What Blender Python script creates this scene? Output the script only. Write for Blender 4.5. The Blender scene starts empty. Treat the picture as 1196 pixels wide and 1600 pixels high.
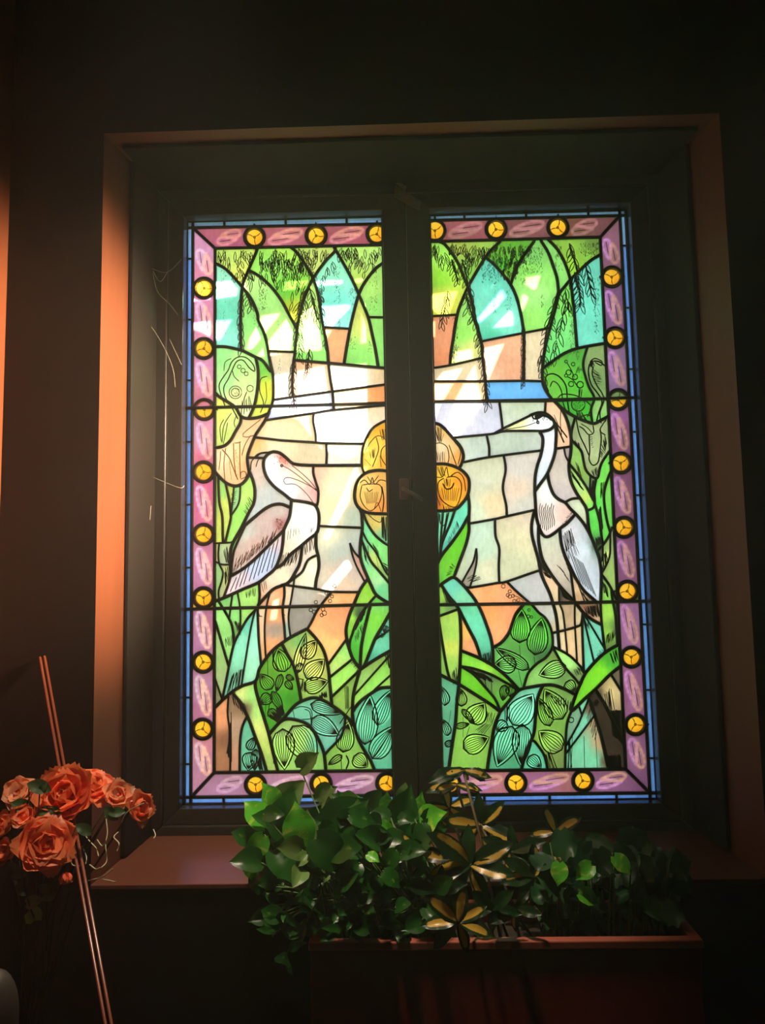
import bpy, bmesh, math, random
from mathutils import Vector, Matrix, Euler
from mathutils.geometry import delaunay_2d_cdt
random.seed(11)
scene = bpy.context.scene
# ------------------------------------------------------------------ camera
F_PX = 1200.0
CX, CY = 598.0, 800.0
CAM = Vector((0.0, -1.62, 1.5))
AX_X = Vector((0.99950964, -0.02069969, -0.02349466))     # world axes in camera terms (right, down, forward)
AX_Y = Vector((0.02539052, 0.09667077, 0.9949925))
AX_Z = Vector((-0.01832479, -0.99510114, 0.09714894))
cam_data = bpy.data.cameras.new('camera')
cam_data.sensor_fit = 'HORIZONTAL'
cam_data.sensor_width = 36.0
cam_data.lens = F_PX / 1196.0 * 36.0
cam_data.clip_start = 0.02
cam = bpy.data.objects.new('camera', cam_data)
scene.collection.objects.link(cam)
rows = [(a.x, -a.y, -a.z) for a in (AX_X, AX_Y, AX_Z)]
cam.matrix_world = Matrix.Translation(CAM) @ Matrix(rows).to_4x4()
scene.camera = cam
# ------------------------------------------------------------------ sky, sun, lamps, exposure
SUN_DIR = Vector((-0.80, -0.60, -0.36)).normalized()
world = bpy.data.worlds.new('overcast_sky')
scene.world = world
world.use_nodes = True
wn = world.node_tree.nodes; wl = world.node_tree.links
bg = wn['Background']; bg.inputs['Color'].default_value = (0.92, 0.97, 1.0, 1); bg.inputs['Strength'].default_value = 2.4
sun_data = bpy.data.lights.new('sun', 'SUN'); sun_data.energy = 50.0; sun_data.angle = math.radians(0.2)
sun_data.color = (1.0, 0.93, 0.82)
sun = bpy.data.objects.new('sun', sun_data); scene.collection.objects.link(sun)
sun.location = (4, 4, 4); sun.rotation_euler = SUN_DIR.to_track_quat('-Z', 'Y').to_euler()
def spot(name, loc, aim, watts, cone, blend, radius, col):
    d = bpy.data.lights.new(name, 'SPOT'); d.energy = watts; d.spot_size = math.radians(cone); d.spot_blend = blend; d.shadow_soft_size = radius; d.color = col
    o = bpy.data.objects.new(name, d); scene.collection.objects.link(o); o.location = loc
    o.rotation_euler = (Vector(aim) - Vector(loc)).to_track_quat('-Z', 'Y').to_euler(); return o
spot('added_side_spot', (1.5, -0.76, 2.24), (-0.66, -0.27, 1.76), 1800, 25, 0.95, 0.06, (1.0, 0.75, 0.48))       # spot added without a fixture, brightens the left jamb
spot('added_top_spot', (-0.27, -0.55, 2.85), (-0.29, -0.46, 1.0), 130, 42, 0.55, 0.06, (1.0, 0.80, 0.60))  # spot added overhead to brighten sill, planter rim, leaves and roses
scene.view_settings.view_transform = 'Standard'
scene.view_settings.look = 'None'
scene.view_settings.gamma = 1.0
scene.view_settings.use_curve_mapping = False
scene.view_settings.exposure = 0.0
scene.cycles.max_bounces = 8
scene.cycles.diffuse_bounces = 4
scene.cycles.volume_bounces = 1
scene.cycles.transparent_max_bounces = 16
scene.cycles.sample_clamp_indirect = 8.0
scene.cycles.caustics_reflective = False
scene.cycles.caustics_refractive = True
# ------------------------------------------------------------------ helpers
def at(px, py, Y):
    """point of the plane y = Y that the photo pixel (px, py) shows"""
    v = Vector(((px - CX) / F_PX, (py - CY) / F_PX, 1.0))
    d = Vector((AX_X.dot(v), AX_Y.dot(v), AX_Z.dot(v)))
    return CAM + d * ((Y - CAM.y) / d.y)
PX = 1.62 / F_PX                       # metres per pixel at the glass
def lin(c): return c / 12.92 if c <= 0.04045 else ((c + 0.055) / 1.055) ** 2.4
def hexcol(h, k=1.0): return tuple(lin(int(h[i:i + 2], 16) / 255) * k for i in (0, 2, 4))
def link(o, parent=None):
    scene.collection.objects.link(o)
    if parent is not None: o.parent = parent
    return o
def mesh_obj(name, verts, faces, mat, parent=None, smooth=False):
    me = bpy.data.meshes.new(name); me.from_pydata([tuple(v) for v in verts], [], faces)
    if isinstance(mat, (list, tuple)):
        for m in mat: me.materials.append(m)
    elif mat: me.materials.append(mat)
    if smooth: me.polygons.foreach_set('use_smooth', [True] * len(me.polygons))
    me.update()
    o = bpy.data.objects.new(name, me); link(o, parent)
    p = parent
    while p is not None:                       # geometry is given in world terms, whatever the parent's origin
        o.location -= p.location; p = p.parent
    return o
def tag(o, label=None, cat=None, group=None, kind=None):
    if label: o['label'] = label
    if cat: o['category'] = cat
    if group: o['group'] = group
    if kind: o['kind'] = kind
    return o
def empty(name, loc=(0, 0, 0)):
    o = bpy.data.objects.new(name, None); o.location = loc; o.empty_display_size = 0.05; return link(o)
class MB:
    """collects shapes of one mesh"""
    def __init__(self): self.v = []; self.f = []; self.m = []
    def add(self, v, f, m=0):
        b = len(self.v); self.v += [Vector(p) for p in v]; self.f += [tuple(i + b for i in q) for q in f]; self.m += [m] * len(f)
    def box(self, lo, hi, m=0):
        x0, y0, z0 = lo; x1, y1, z1 = hi
        self.add([(x0, y0, z0), (x1, y0, z0), (x1, y1, z0), (x0, y1, z0), (x0, y0, z1), (x1, y0, z1), (x1, y1, z1), (x0, y1, z1)],
                 [(0, 3, 2, 1), (4, 5, 6, 7), (0, 1, 5, 4), (1, 2, 6, 5), (2, 3, 7, 6), (3, 0, 4, 7)], m)
    def tube(self, pts, r, n=8, m=0, taper=None):
        pts = [Vector(p) for p in pts]; rings = []; b = len(self.v)
        for i, p in enumerate(pts):
            t = (pts[min(i + 1, len(pts) - 1)] - pts[max(i - 1, 0)]).normalized()
            a = t.orthogonal().normalized() if i == 0 else (u - t * u.dot(t)).normalized()
            u = a; w = t.cross(a)
            rr = r if taper is None else r * (1 + (taper - 1) * i / (len(pts) - 1))
            self.v += [p + (u * math.cos(2 * math.pi * k / n) + w * math.sin(2 * math.pi * k / n)) * rr for k in range(n)]
        for i in range(len(pts) - 1):
            for k in range(n):
                self.f.append((b + i * n + k, b + i * n + (k + 1) % n, b + (i + 1) * n + (k + 1) % n, b + (i + 1) * n + k)); self.m.append(m)
        self.f.append(tuple(b + k for k in reversed(range(n)))); self.m.append(m)
        e = b + (len(pts) - 1) * n; self.f.append(tuple(e + k for k in range(n))); self.m.append(m)
    def lathe(self, prof, c, n=24, m=0):
        b = len(self.v)
        for r, z in prof: self.v += [Vector((c[0] + r * math.cos(2 * math.pi * k / n), c[1] + r * math.sin(2 * math.pi * k / n), c[2] + z)) for k in range(n)]
        for i in range(len(prof) - 1):
            for k in range(n): self.f.append((b + i * n + k, b + i * n + (k + 1) % n, b + (i + 1) * n + (k + 1) % n, b + (i + 1) * n + k)); self.m.append(m)
        self.f.append(tuple(b + k for k in reversed(range(n)))); self.m.append(m)
        e = b + (len(prof) - 1) * n; self.f.append(tuple(e + k for k in range(n))); self.m.append(m)
    def build(self, name, mat, parent=None, smooth=False, bevel=0):
        o = mesh_obj(name, self.v, self.f, mat, parent, smooth)
        if any(self.m): o.data.polygons.foreach_set('material_index', self.m)
        if bevel:
            bv = o.modifiers.new('bevel', 'BEVEL'); bv.width = bevel; bv.segments = 2; bv.limit_method = 'ANGLE'
        return o
# ------------------------------------------------------------------ materials
def mat(name, col, rough=0.5, metal=0.0, noise=None, spec=0.5, bump=0.0):
    """noise = (scale, amount, stretch xyz)"""
    m = bpy.data.materials.new(name); m.use_nodes = True
    n = m.node_tree.nodes; l = m.node_tree.links; b = n['Principled BSDF']
    b.inputs['Base Color'].default_value = (*col, 1); b.inputs['Roughness'].default_value = rough; b.inputs['Metallic'].default_value = metal
    b.inputs['Specular IOR Level'].default_value = spec
    if noise:
        tc = n.new('ShaderNodeTexCoord'); mp = n.new('ShaderNodeMapping'); nz = n.new('ShaderNodeTexNoise'); mr = n.new('ShaderNodeMapRange'); mx = n.new('ShaderNodeMix')
        mx.data_type = 'RGBA'; mx.blend_type = 'MULTIPLY'; mx.inputs[0].default_value = 1.0
        mp.inputs['Scale'].default_value = noise[2] if len(noise) > 2 else (1, 1, 1)
        nz.inputs['Scale'].default_value = noise[0]; nz.inputs['Detail'].default_value = 5
        mr.inputs['To Min'].default_value = 1 - noise[1]; mr.inputs['To Max'].default_value = 1 + noise[1] * 0.6
        l.new(tc.outputs['Object'], mp.inputs['Vector']); l.new(mp.outputs['Vector'], nz.inputs['Vector']); l.new(nz.outputs['Fac'], mr.inputs['Value'])
        mx.inputs[6].default_value = (*col, 1); l.new(mr.outputs['Result'], mx.inputs[7]); l.new(mx.outputs[2], b.inputs['Base Color'])
        if bump:
            bp = n.new('ShaderNodeBump'); bp.inputs['Strength'].default_value = bump; bp.inputs['Distance'].default_value = 0.004
            l.new(nz.outputs['Fac'], bp.inputs['Height']); l.new(bp.outputs['Normal'], b.inputs['Normal'])
    return m
def glass_paint():
    """stained glass: colour of each piece is its own (mesh attribute), with a brushed, watery grain; lets light through diffusely"""
    m = bpy.data.materials.new('stained_glass'); m.use_nodes = True
    n = m.node_tree.nodes; l = m.node_tree.links; n.remove(n['Principled BSDF'])
    at_ = n.new('ShaderNodeAttribute'); at_.attribute_name = 'tint'
    tc = n.new('ShaderNodeTexCoord'); mul = at_.outputs['Color']
    for sc, lo, hi, st in ((14, 0.86, 1.12, (1, 1, 1)), (90, 0.9, 1.08, (1.6, 1, 0.7)), (420, 0.94, 1.05, (1, 1, 1))):
        mp = n.new('ShaderNodeMapping'); mp.inputs['Scale'].default_value = st
        nz = n.new('ShaderNodeTexNoise'); nz.inputs['Scale'].default_value = sc; nz.inputs['Detail'].default_value = 3
        mr = n.new('ShaderNodeMapRange'); mr.inputs['From Min'].default_value = 0.3; mr.inputs['From Max'].default_value = 0.7
        mr.inputs['To Min'].default_value = lo; mr.inputs['To Max'].default_value = hi
        mx = n.new('ShaderNodeMix'); mx.data_type = 'RGBA'; mx.blend_type = 'MULTIPLY'; mx.inputs[0].default_value = 1.0
        l.new(tc.outputs['Object'], mp.inputs['Vector']); l.new(mp.outputs['Vector'], nz.inputs['Vector']); l.new(nz.outputs['Fac'], mr.inputs['Value'])
        l.new(mul, mx.inputs[6]); l.new(mr.outputs['Result'], mx.inputs[7]); mul = mx.outputs[2]
    tr = n.new('ShaderNodeBsdfTranslucent'); l.new(mul, tr.inputs['Color'])
    rf = n.new('ShaderNodeBsdfRefraction'); rf.inputs['Roughness'].default_value = 0.55; rf.inputs['IOR'].default_value = 1.25; l.new(mul, rf.inputs['Color'])
    ms = n.new('ShaderNodeMixShader'); ms.inputs[0].default_value = 0.28
    l.new(tr.outputs[0], ms.inputs[1]); l.new(rf.outputs[0], ms.inputs[2])
    l.new(ms.outputs[0], n['Material Output'].inputs['Surface'])
    return m
def clear():
    m = bpy.data.materials.new('glass_rear_face'); m.use_nodes = True
    n = m.node_tree.nodes; n.remove(n['Principled BSDF']); t = n.new('ShaderNodeBsdfTransparent')
    m.node_tree.links.new(t.outputs[0], n['Material Output'].inputs['Surface']); return m
def leafy(name, col, col2=None, rough=0.35, trans=0.35, attr=True):
    """leaf or petal: attribute colour, sheen and some light passing through"""
    m = bpy.data.materials.new(name); m.use_nodes = True
    n = m.node_tree.nodes; l = m.node_tree.links; b = n['Principled BSDF']
    b.inputs['Roughness'].default_value = rough; b.inputs['Specular IOR Level'].default_value = 0.4
    tc = n.new('ShaderNodeTexCoord'); nz = n.new('ShaderNodeTexNoise'); nz.inputs['Scale'].default_value = 40; nz.inputs['Detail'].default_value = 3
    oi = n.new('ShaderNodeObjectInfo')
    ramp = n.new('ShaderNodeMix'); ramp.data_type = 'RGBA'
    a = n.new('ShaderNodeAttribute'); a.attribute_name = 'mark'
    mr = n.new('ShaderNodeMapRange'); mr.inputs['From Min'].default_value = 0.35; mr.inputs['From Max'].default_value = 0.65
    ad = n.new('ShaderNodeMath'); ad.operation = 'MULTIPLY'
    l.new(tc.outputs['Object'], nz.inputs['Vector'])
    add = n.new('ShaderNodeMath'); add.operation = 'ADD'; sub = n.new('ShaderNodeMath'); sub.operation = 'MULTIPLY_ADD'; sub.inputs[1].default_value = 0.7; sub.inputs[2].default_value = -0.35
    l.new(nz.outputs['Fac'], sub.inputs[0]); l.new(a.outputs['Fac'], add.inputs[0]); l.new(sub.outputs[0], add.inputs[1]); l.new(add.outputs[0], mr.inputs['Value'])
    l.new(mr.outputs['Result'], ramp.inputs[0]); ramp.inputs[6].default_value = (*col, 1); ramp.inputs[7].default_value = (*(col2 or col), 1)
    hs = n.new('ShaderNodeHueSaturation'); mr2 = n.new('ShaderNodeMapRange'); mr2.inputs['To Min'].default_value = 0.6; mr2.inputs['To Max'].default_value = 1.25
    l.new(oi.outputs['Random'], mr2.inputs['Value']); l.new(mr2.outputs['Result'], hs.inputs['Value']); l.new(ramp.outputs[2], hs.inputs['Color'])
    l.new(hs.outputs['Color'], b.inputs['Base Color'])
    t = n.new('ShaderNodeBsdfTranslucent'); l.new(hs.outputs['Color'], t.inputs['Color'])
    ms = n.new('ShaderNodeMixShader'); ms.inputs[0].default_value = trans
    l.new(b.outputs[0], ms.inputs[1]); l.new(t.outputs[0], ms.inputs[2]); l.new(ms.outputs[0], n['Material Output'].inputs['Surface'])
    return m
M_WALL = mat('dark_brown_wall', hexcol('16100f'), 0.9, noise=(9, 0.25), spec=0.05, bump=0.15)
M_REVEAL = mat('red_brown_wood', hexcol('66300f'), 0.6, noise=(5, 0.3, (6, 6, 0.5)), bump=0.05)
M_SILL = mat('polished_brown_sill', hexcol('643a2c'), 0.28, noise=(4, 0.35, (1, 5, 5)), bump=0.04)
M_FRAME = mat('dark_frame_paint', hexcol('2e2a29'), 0.28, noise=(6, 0.2, (8, 8, 0.6)))
M_LINING = mat('black_brown_lining', hexcol('1e1a18'), 0.7, noise=(6, 0.2, (8, 8, 0.6)), spec=0.12)
M_LEAD = mat('lead', hexcol('2c2826'), 0.5, 0.6, noise=(120, 0.3))
M_LINE = mat('fired_black_paint', hexcol('1c1814'), 0.8)
M_RUST = mat('fired_brown_paint', hexcol('7a3a10'), 0.8)
M_STEEL = mat('dull_steel', hexcol('a8a8a4'), 0.45, 0.5, noise=(60, 0.2))
M_GLASS = glass_paint()
M_CLEAR = clear()
M_FLOOR = mat('dark_floor_boards', hexcol('3a2c26'), 0.5, noise=(4, 0.3, (1, 8, 1)))
# ------------------------------------------------------------------ the room and the window recess
YF = -0.28                                        # face of the window wall
OUT = 0.10                                        # outer face of the window wall
fx0, fx1, fz0, fz1 = -0.537, 0.597, 1.000, 2.349   # opening at the wall face
bx0, bx1, bz0, bz1 = -0.522, 0.574, 1.004, 2.376   # opening at the window frame
X0, X1, Y0, ZC = at(3, 700, YF).x, 2.2, -4.2, 2.95
def slab(name, lo, hi, m, label):
    b = MB(); b.box(lo, hi); o = b.build(name, m); tag(o, label, None, None, 'structure'); return o
slab('floor', (X0 - .1, Y0 - .1, -0.1), (X1 + .1, OUT, 0), M_FLOOR, 'dark wooden floor of the room')
slab('ceiling', (X0 - .1, Y0 - .1, ZC), (X1 + .1, OUT, ZC + .1), M_WALL, 'dark ceiling of the room')
slab('wall_left', (X0 - .1, Y0, 0), (X0, YF, ZC), M_REVEAL, 'reddish brown side wall left of the window')
slab('wall_right', (X1, Y0, 0), (X1 + .1, YF, ZC), M_WALL, 'dark wall right of the room')
slab('wall_back', (X0 - .1, Y0 - .1, 0), (X1 + .1, Y0, ZC), M_WALL, 'dark wall behind the viewer')
w = MB()
def ring_wall(w, y, x0, x1, z0, z1, flip):
    v = [(X0 - .1, y, 0), (X1 + .1, y, 0), (X1 + .1, y, ZC), (X0 - .1, y, ZC), (x0, y, z0), (x1, y, z0), (x1, y, z1), (x0, y, z1)]
    f = [(0, 1, 5, 4), (1, 2, 6, 5), (2, 3, 7, 6), (3, 0, 4, 7)]
    w.add(v, [tuple(reversed(q)) for q in f] if flip else f)
ring_wall(w, YF, fx0, fx1, fz0, fz1, False)
ring_wall(w, OUT, bx0, bx1, bz0, bz1, True)
w.add([(X0 - .1, YF, 0), (X1 + .1, YF, 0), (X1 + .1, YF, ZC), (X0 - .1, YF, ZC), (X0 - .1, OUT, 0), (X1 + .1, OUT, 0), (X1 + .1, OUT, ZC), (X0 - .1, OUT, ZC)],
      [(0, 4, 5, 1), (1, 5, 6, 2), (2, 6, 7, 3), (3, 7, 4, 0)])
def loop4(x0, x1, z0, z1, y): return [(x0, y, z0), (x1, y, z0), (x1, y, z1), (x0, y, z1)]
A = loop4(fx0, fx1, fz0, fz1, YF); B = loop4(bx0, bx1, bz0, bz1, -0.036); Cc = loop4(bx0, bx1, bz0, bz1, OUT)
w.add(A + B, [(1, 2, 6, 5), (2, 3, 7, 6), (3, 0, 4, 7)], 1)
w.add(A + B, [(0, 1, 5, 4)], 1)
w.add(B + Cc, [(0, 1, 5, 4), (1, 2, 6, 5), (2, 3, 7, 6), (3, 0, 4, 7)], 1)
o = w.build('wall_front', [M_WALL, M_REVEAL]); tag(o, 'dark wall around the deep window recess', None, None, 'structure')
# sill board lying in the recess
s = MB(); x0, x1 = fx0 + .001, fx1 - .001
s.add([(x0, YF - .004, 1.001), (x1, YF - .004, 1.001), (bx1 - .001, -.038, 1.004), (bx0 + .001, -.038, 1.004),
       (x0, YF - .004, 1.009), (x1, YF - .004, 1.009), (bx1 - .001, -.038, 1.012), (bx0 + .001, -.038, 1.012)],
      [(0, 3, 2, 1), (4, 5, 6, 7), (0, 1, 5, 4), (1, 2, 6, 5), (2, 3, 7, 6), (3, 0, 4, 7)])
o = s.build('trim_1', M_SILL, bevel=0.0015); tag(o, 'polished brown window sill board', None, None, 'structure')
# ------------------------------------------------------------------ fixed window frame
win = empty('window_1', (0, 0, 0)); tag(win, 'dark fixed frame of the stained glass window', None, None, 'structure')
GL = [at(292.5, 347, 0), at(288.3, 1257, 0)]; GR = [at(977.5, 328.5, 0), at(1027.2, 1248.5, 0)]
gx0 = (GL[0].x + GL[1].x) / 2; gx1 = (GR[0].x + GR[1].x) / 2
gz1 = (at(293, 346.5, 0).z + at(977.5, 328.5, 0).z) / 2; gz0 = (at(288.5, 1256.5, 0).z + at(1027, 1248.5, 0).z) / 2
mx0 = (at(598, 338.5, 0).x + at(616.3, 1254, 0).x) / 2; mx1 = (at(671, 336.5, 0).x + at(692.3, 1254, 0).x) / 2
def frame_ring(b, x0, x1, z0, z1, ix0, ix1, iz0, iz1, y0, y1):
    """mitred rectangular frame, four members"""
    O = [(x0, z0), (x1, z0), (x1, z1), (x0, z1)]; I = [(ix0, iz0), (ix1, iz0), (ix1, iz1), (ix0, iz1)]
    out = []
    for k in range(4):
        j = (k + 1) % 4; q = [O[k], O[j], I[j], I[k]]
        m = MB() if b is None else b
        m.add([(x, y0, z) for x, z in q] + [(x, y1, z) for x, z in q], [(0, 1, 2, 3), (7, 6, 5, 4), (0, 4, 5, 1), (1, 5, 6, 2), (2, 6, 7, 3), (3, 7, 4, 0)])
        out.append(m)
    return out
FW = 0.030
for nm, m in zip(('sill_rail', 'jamb', 'head_rail', 'jamb'), frame_ring(None, bx0 + .0005, bx1 - .0005, bz0 + .0005, bz1 - .0005, bx0 + FW, bx1 - FW, bz0 + FW - .004, bz1 - FW, -0.037, 0.05)):
    m.build(nm, M_FRAME, win, bevel=0.003)
# dark lining boards of the recess, at both sides and the head, standing forward of the sashes
LD = -0.165
def lerp_open(y):
    t = (y - YF) / (-0.036 - YF); return fx0 + (bx0 - fx0) * t, fx1 + (bx1 - fx1) * t, fz0 + (bz0 - fz0) * t, fz1 + (bz1 - fz1) * t
LH = -0.235
l0 = lerp_open(LD); lh = lerp_open(LH); l1 = lerp_open(-0.0375); TH = .009
def board(q):
    m = MB(); m.add(q, [(0, 1, 2, 3), (7, 6, 5, 4), (0, 4, 5, 1), (1, 5, 6, 2), (2, 6, 7, 3), (3, 7, 4, 0)]); return m
zb = 1.0135; e = .0006
for sgn, k in ((1, 0), (-1, 1)):
    xa, xb = l0[k] + e * sgn, l1[k] + e * sgn
    board([(xa, LD, zb), (xb, -.0375, zb), (xb, -.0375, l1[3] - e), (xa, LD, l0[3] - e), (xa + TH * sgn, LD, zb), (xb + TH * sgn, -.0375, zb), (xb + TH * sgn, -.0375, l1[3] - e), (xa + TH * sgn, LD, l0[3] - e)]).build('lining_board', M_LINING, win, bevel=.002)
xa0, xa1, xb0, xb1 = l0[0] + TH + .001, l0[1] - TH - .001, l1[0] + TH + .001, l1[1] - TH - .001
board([(xa0, LH, lh[3] - e), (xb0, -.0375, l1[3] - e), (xb1, -.0375, l1[3] - e), (xa1, LH, lh[3] - e), (xa0, LH, lh[3] - TH), (xb0, -.0375, l1[3] - TH), (xb1, -.0375, l1[3] - TH), (xa1, LH, lh[3] - TH)]).build('lining_board', M_LINING, win, bevel=.002)
# ------------------------------------------------------------------ leading: curves, arrangement of cames and the faces between them
def spl(pts, straight, step=3.0):
    if straight or len(pts)<3: return list(pts)
    P=[pts[0]]+list(pts)+[pts[-1]]; out=[]
    for i in range(1,len(P)-2):
        a,b,c,d=P[i-1:i+3]; n=max(1,int(math.hypot(c[0]-b[0],c[1]-b[1])/step))
        for k in range(n):
            t=k/n; t2=t*t; t3=t2*t
            out.append(tuple(.5*((2*b[j])+(-a[j]+c[j])*t+(2*a[j]-5*b[j]+4*c[j]-d[j])*t2+(-a[j]+3*b[j]-3*c[j]+d[j])*t3) for j in (0,1)))
    out.append(tuple(pts[-1])); return out
def parse(txt):
    r=[]
    for l in txt.strip().splitlines():
        t=l.split(); w=t[0]; s=w.endswith('s'); w=float(w.rstrip('s'))
        r.append((w,spl([tuple(map(float,p.split(','))) for p in t[1:]],s)))
    return r
def near(p,a,b):
    dx,dy=b[0]-a[0],b[1]-a[1]; L=dx*dx+dy*dy
    t=0 if L==0 else max(0,min(1,((p[0]-a[0])*dx+(p[1]-a[1])*dy)/L))
    q=(a[0]+dx*t,a[1]+dy*t); return math.hypot(p[0]-q[0],p[1]-q[1]),q
def snap(lines,tol=7):
    """join loose ends of cames to the came they meet"""
    out=[]
    for i,(w,L) in enumerate(lines):
        L=list(L)
        if L[0]==L[-1]: out.append((w,L)); continue
        for end in (0,-1):
            p=L[end]; best=(tol,None)
            for j,(w2,M) in enumerate(lines):
                if j==i: continue
                if min(abs(p[0]-q[0])+abs(p[1]-q[1]) for q in M)>80 and len(M)>4: continue
                for a,b in zip(M,M[1:]):
                    d,q=near(p,a,b)
                    if d<best[0]: best=(d,q)
            if best[1] and best[0]>1e-6:
                q=best[1]; d=best[0]; e=(q[0]+(q[0]-p[0])/d*.6,q[1]+(q[1]-p[1])/d*.6)
                # own direction if already touching
                L=[e]+L if end==0 else L+[e]
            elif best[1]:
                pass
        out.append((w,L))
    return out
def faces(lines):
    """planar arrangement of all cames -> list of closed faces"""
    segs=[(a,b) for w,L in lines for a,b in zip(L,L[1:]) if a!=b]
    cell={}
    G=12.
    for i,(a,b) in enumerate(segs):
        for x in range(int(min(a[0],b[0])//G),int(max(a[0],b[0])//G)+1):
            for y in range(int(min(a[1],b[1])//G),int(max(a[1],b[1])//G)+1):
                cell.setdefault((x,y),[]).append(i)
    cuts=[[0.,1.] for _ in segs]; done=set()
    for c in cell.values():
        for u in range(len(c)):
            for v in range(u+1,len(c)):
                i,j=c[u],c[v]
                if (i,j) in done: continue
                done.add((i,j))
                (a,b),(p,q)=segs[i],segs[j]
                r=(b[0]-a[0],b[1]-a[1]); s=(q[0]-p[0],q[1]-p[1]); den=r[0]*s[1]-r[1]*s[0]
                if abs(den)<1e-9: continue
                t=((p[0]-a[0])*s[1]-(p[1]-a[1])*s[0])/den; k=((p[0]-a[0])*r[1]-(p[1]-a[1])*r[0])/den
                if -1e-9<=t<=1+1e-9 and -1e-9<=k<=1+1e-9: cuts[i].append(t); cuts[j].append(k)
    node={}; pts=[]; adj={}
    def nid(p):
        x,y=int(p[0]//.5),int(p[1]//.5); best=(.4,None)
        for dx in (0,-1,1):
            for dy in (0,-1,1):
                for n in node.get((x+dx,y+dy),()):
                    d=math.hypot(pts[n][0]-p[0],pts[n][1]-p[1])
                    if d<best[0]: best=(d,n)
        if best[1] is not None: return best[1]
        node.setdefault((x,y),[]).append(len(pts)); pts.append(p); return len(pts)-1
    for (a,b),c in zip(segs,cuts):
        c=sorted(c); ids=[nid((a[0]+(b[0]-a[0])*t,a[1]+(b[1]-a[1])*t)) for t in c]
        for m,n in zip(ids,ids[1:]):
            if m!=n: adj.setdefault(m,set()).add(n); adj.setdefault(n,set()).add(m)
    st=[n for n in adj if len(adj[n])==1]
    while st:
        n=st.pop()
        if len(adj[n])!=1: continue
        m=adj[n].pop(); adj[m].discard(n)
        if len(adj[m])==1: st.append(m)
    nxt={}
    for n,s in adj.items():
        o=sorted(s,key=lambda m:math.atan2(pts[m][1]-pts[n][1],pts[m][0]-pts[n][0]))
        for k,m in enumerate(o): nxt[(m,n)]=(n,o[(k+1)%len(o)])
    seen=set(); out=[]
    for e in list(nxt):
        if e in seen: continue
        f=[]; 
        while e not in seen:
            seen.add(e); f.append(pts[e[0]]); e=nxt[e]
        A=sum(a[0]*b[1]-b[0]*a[1] for a,b in zip(f,f[1:]+f[:1]))/2
        out.append((A,f))
    big=max(abs(a) for a,_ in out); 
    sg=-1 if max(out,key=lambda t:abs(t[0]))[0]>0 else 1
    return [(abs(A),f) for A,f in out if A*sg>0]
def inside(p,f):
    x,y=p; r=False; j=len(f)-1
    for i in range(len(f)):
        xi,yi=f[i]; xj,yj=f[j]
        if (yi>y)!=(yj>y) and x<(xj-xi)*(y-yi)/(yj-yi)+xi: r=not r
        j=i
    return r
def ring(c,r=15.6,n=28): return [(c[0]+r*math.cos(2*math.pi*k/n),c[1]+r*math.sin(2*math.pi*k/n)) for k in range(n)]+[(c[0]+r,c[1])]
def spl3(pts):
    P = [pts[0]] + list(pts) + [pts[-1]]; out = []
    for i in range(1, len(P) - 2):
        a, b, c, d = P[i - 1:i + 3]
        for k in range(5):
            t = k / 5; out.append(.5 * ((2 * b) + (c - a) * t + (2 * a - 5 * b + 4 * c - d) * t * t + (3 * b - a - 3 * c + d) * t ** 3))
    return out + [pts[-1]]
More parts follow.
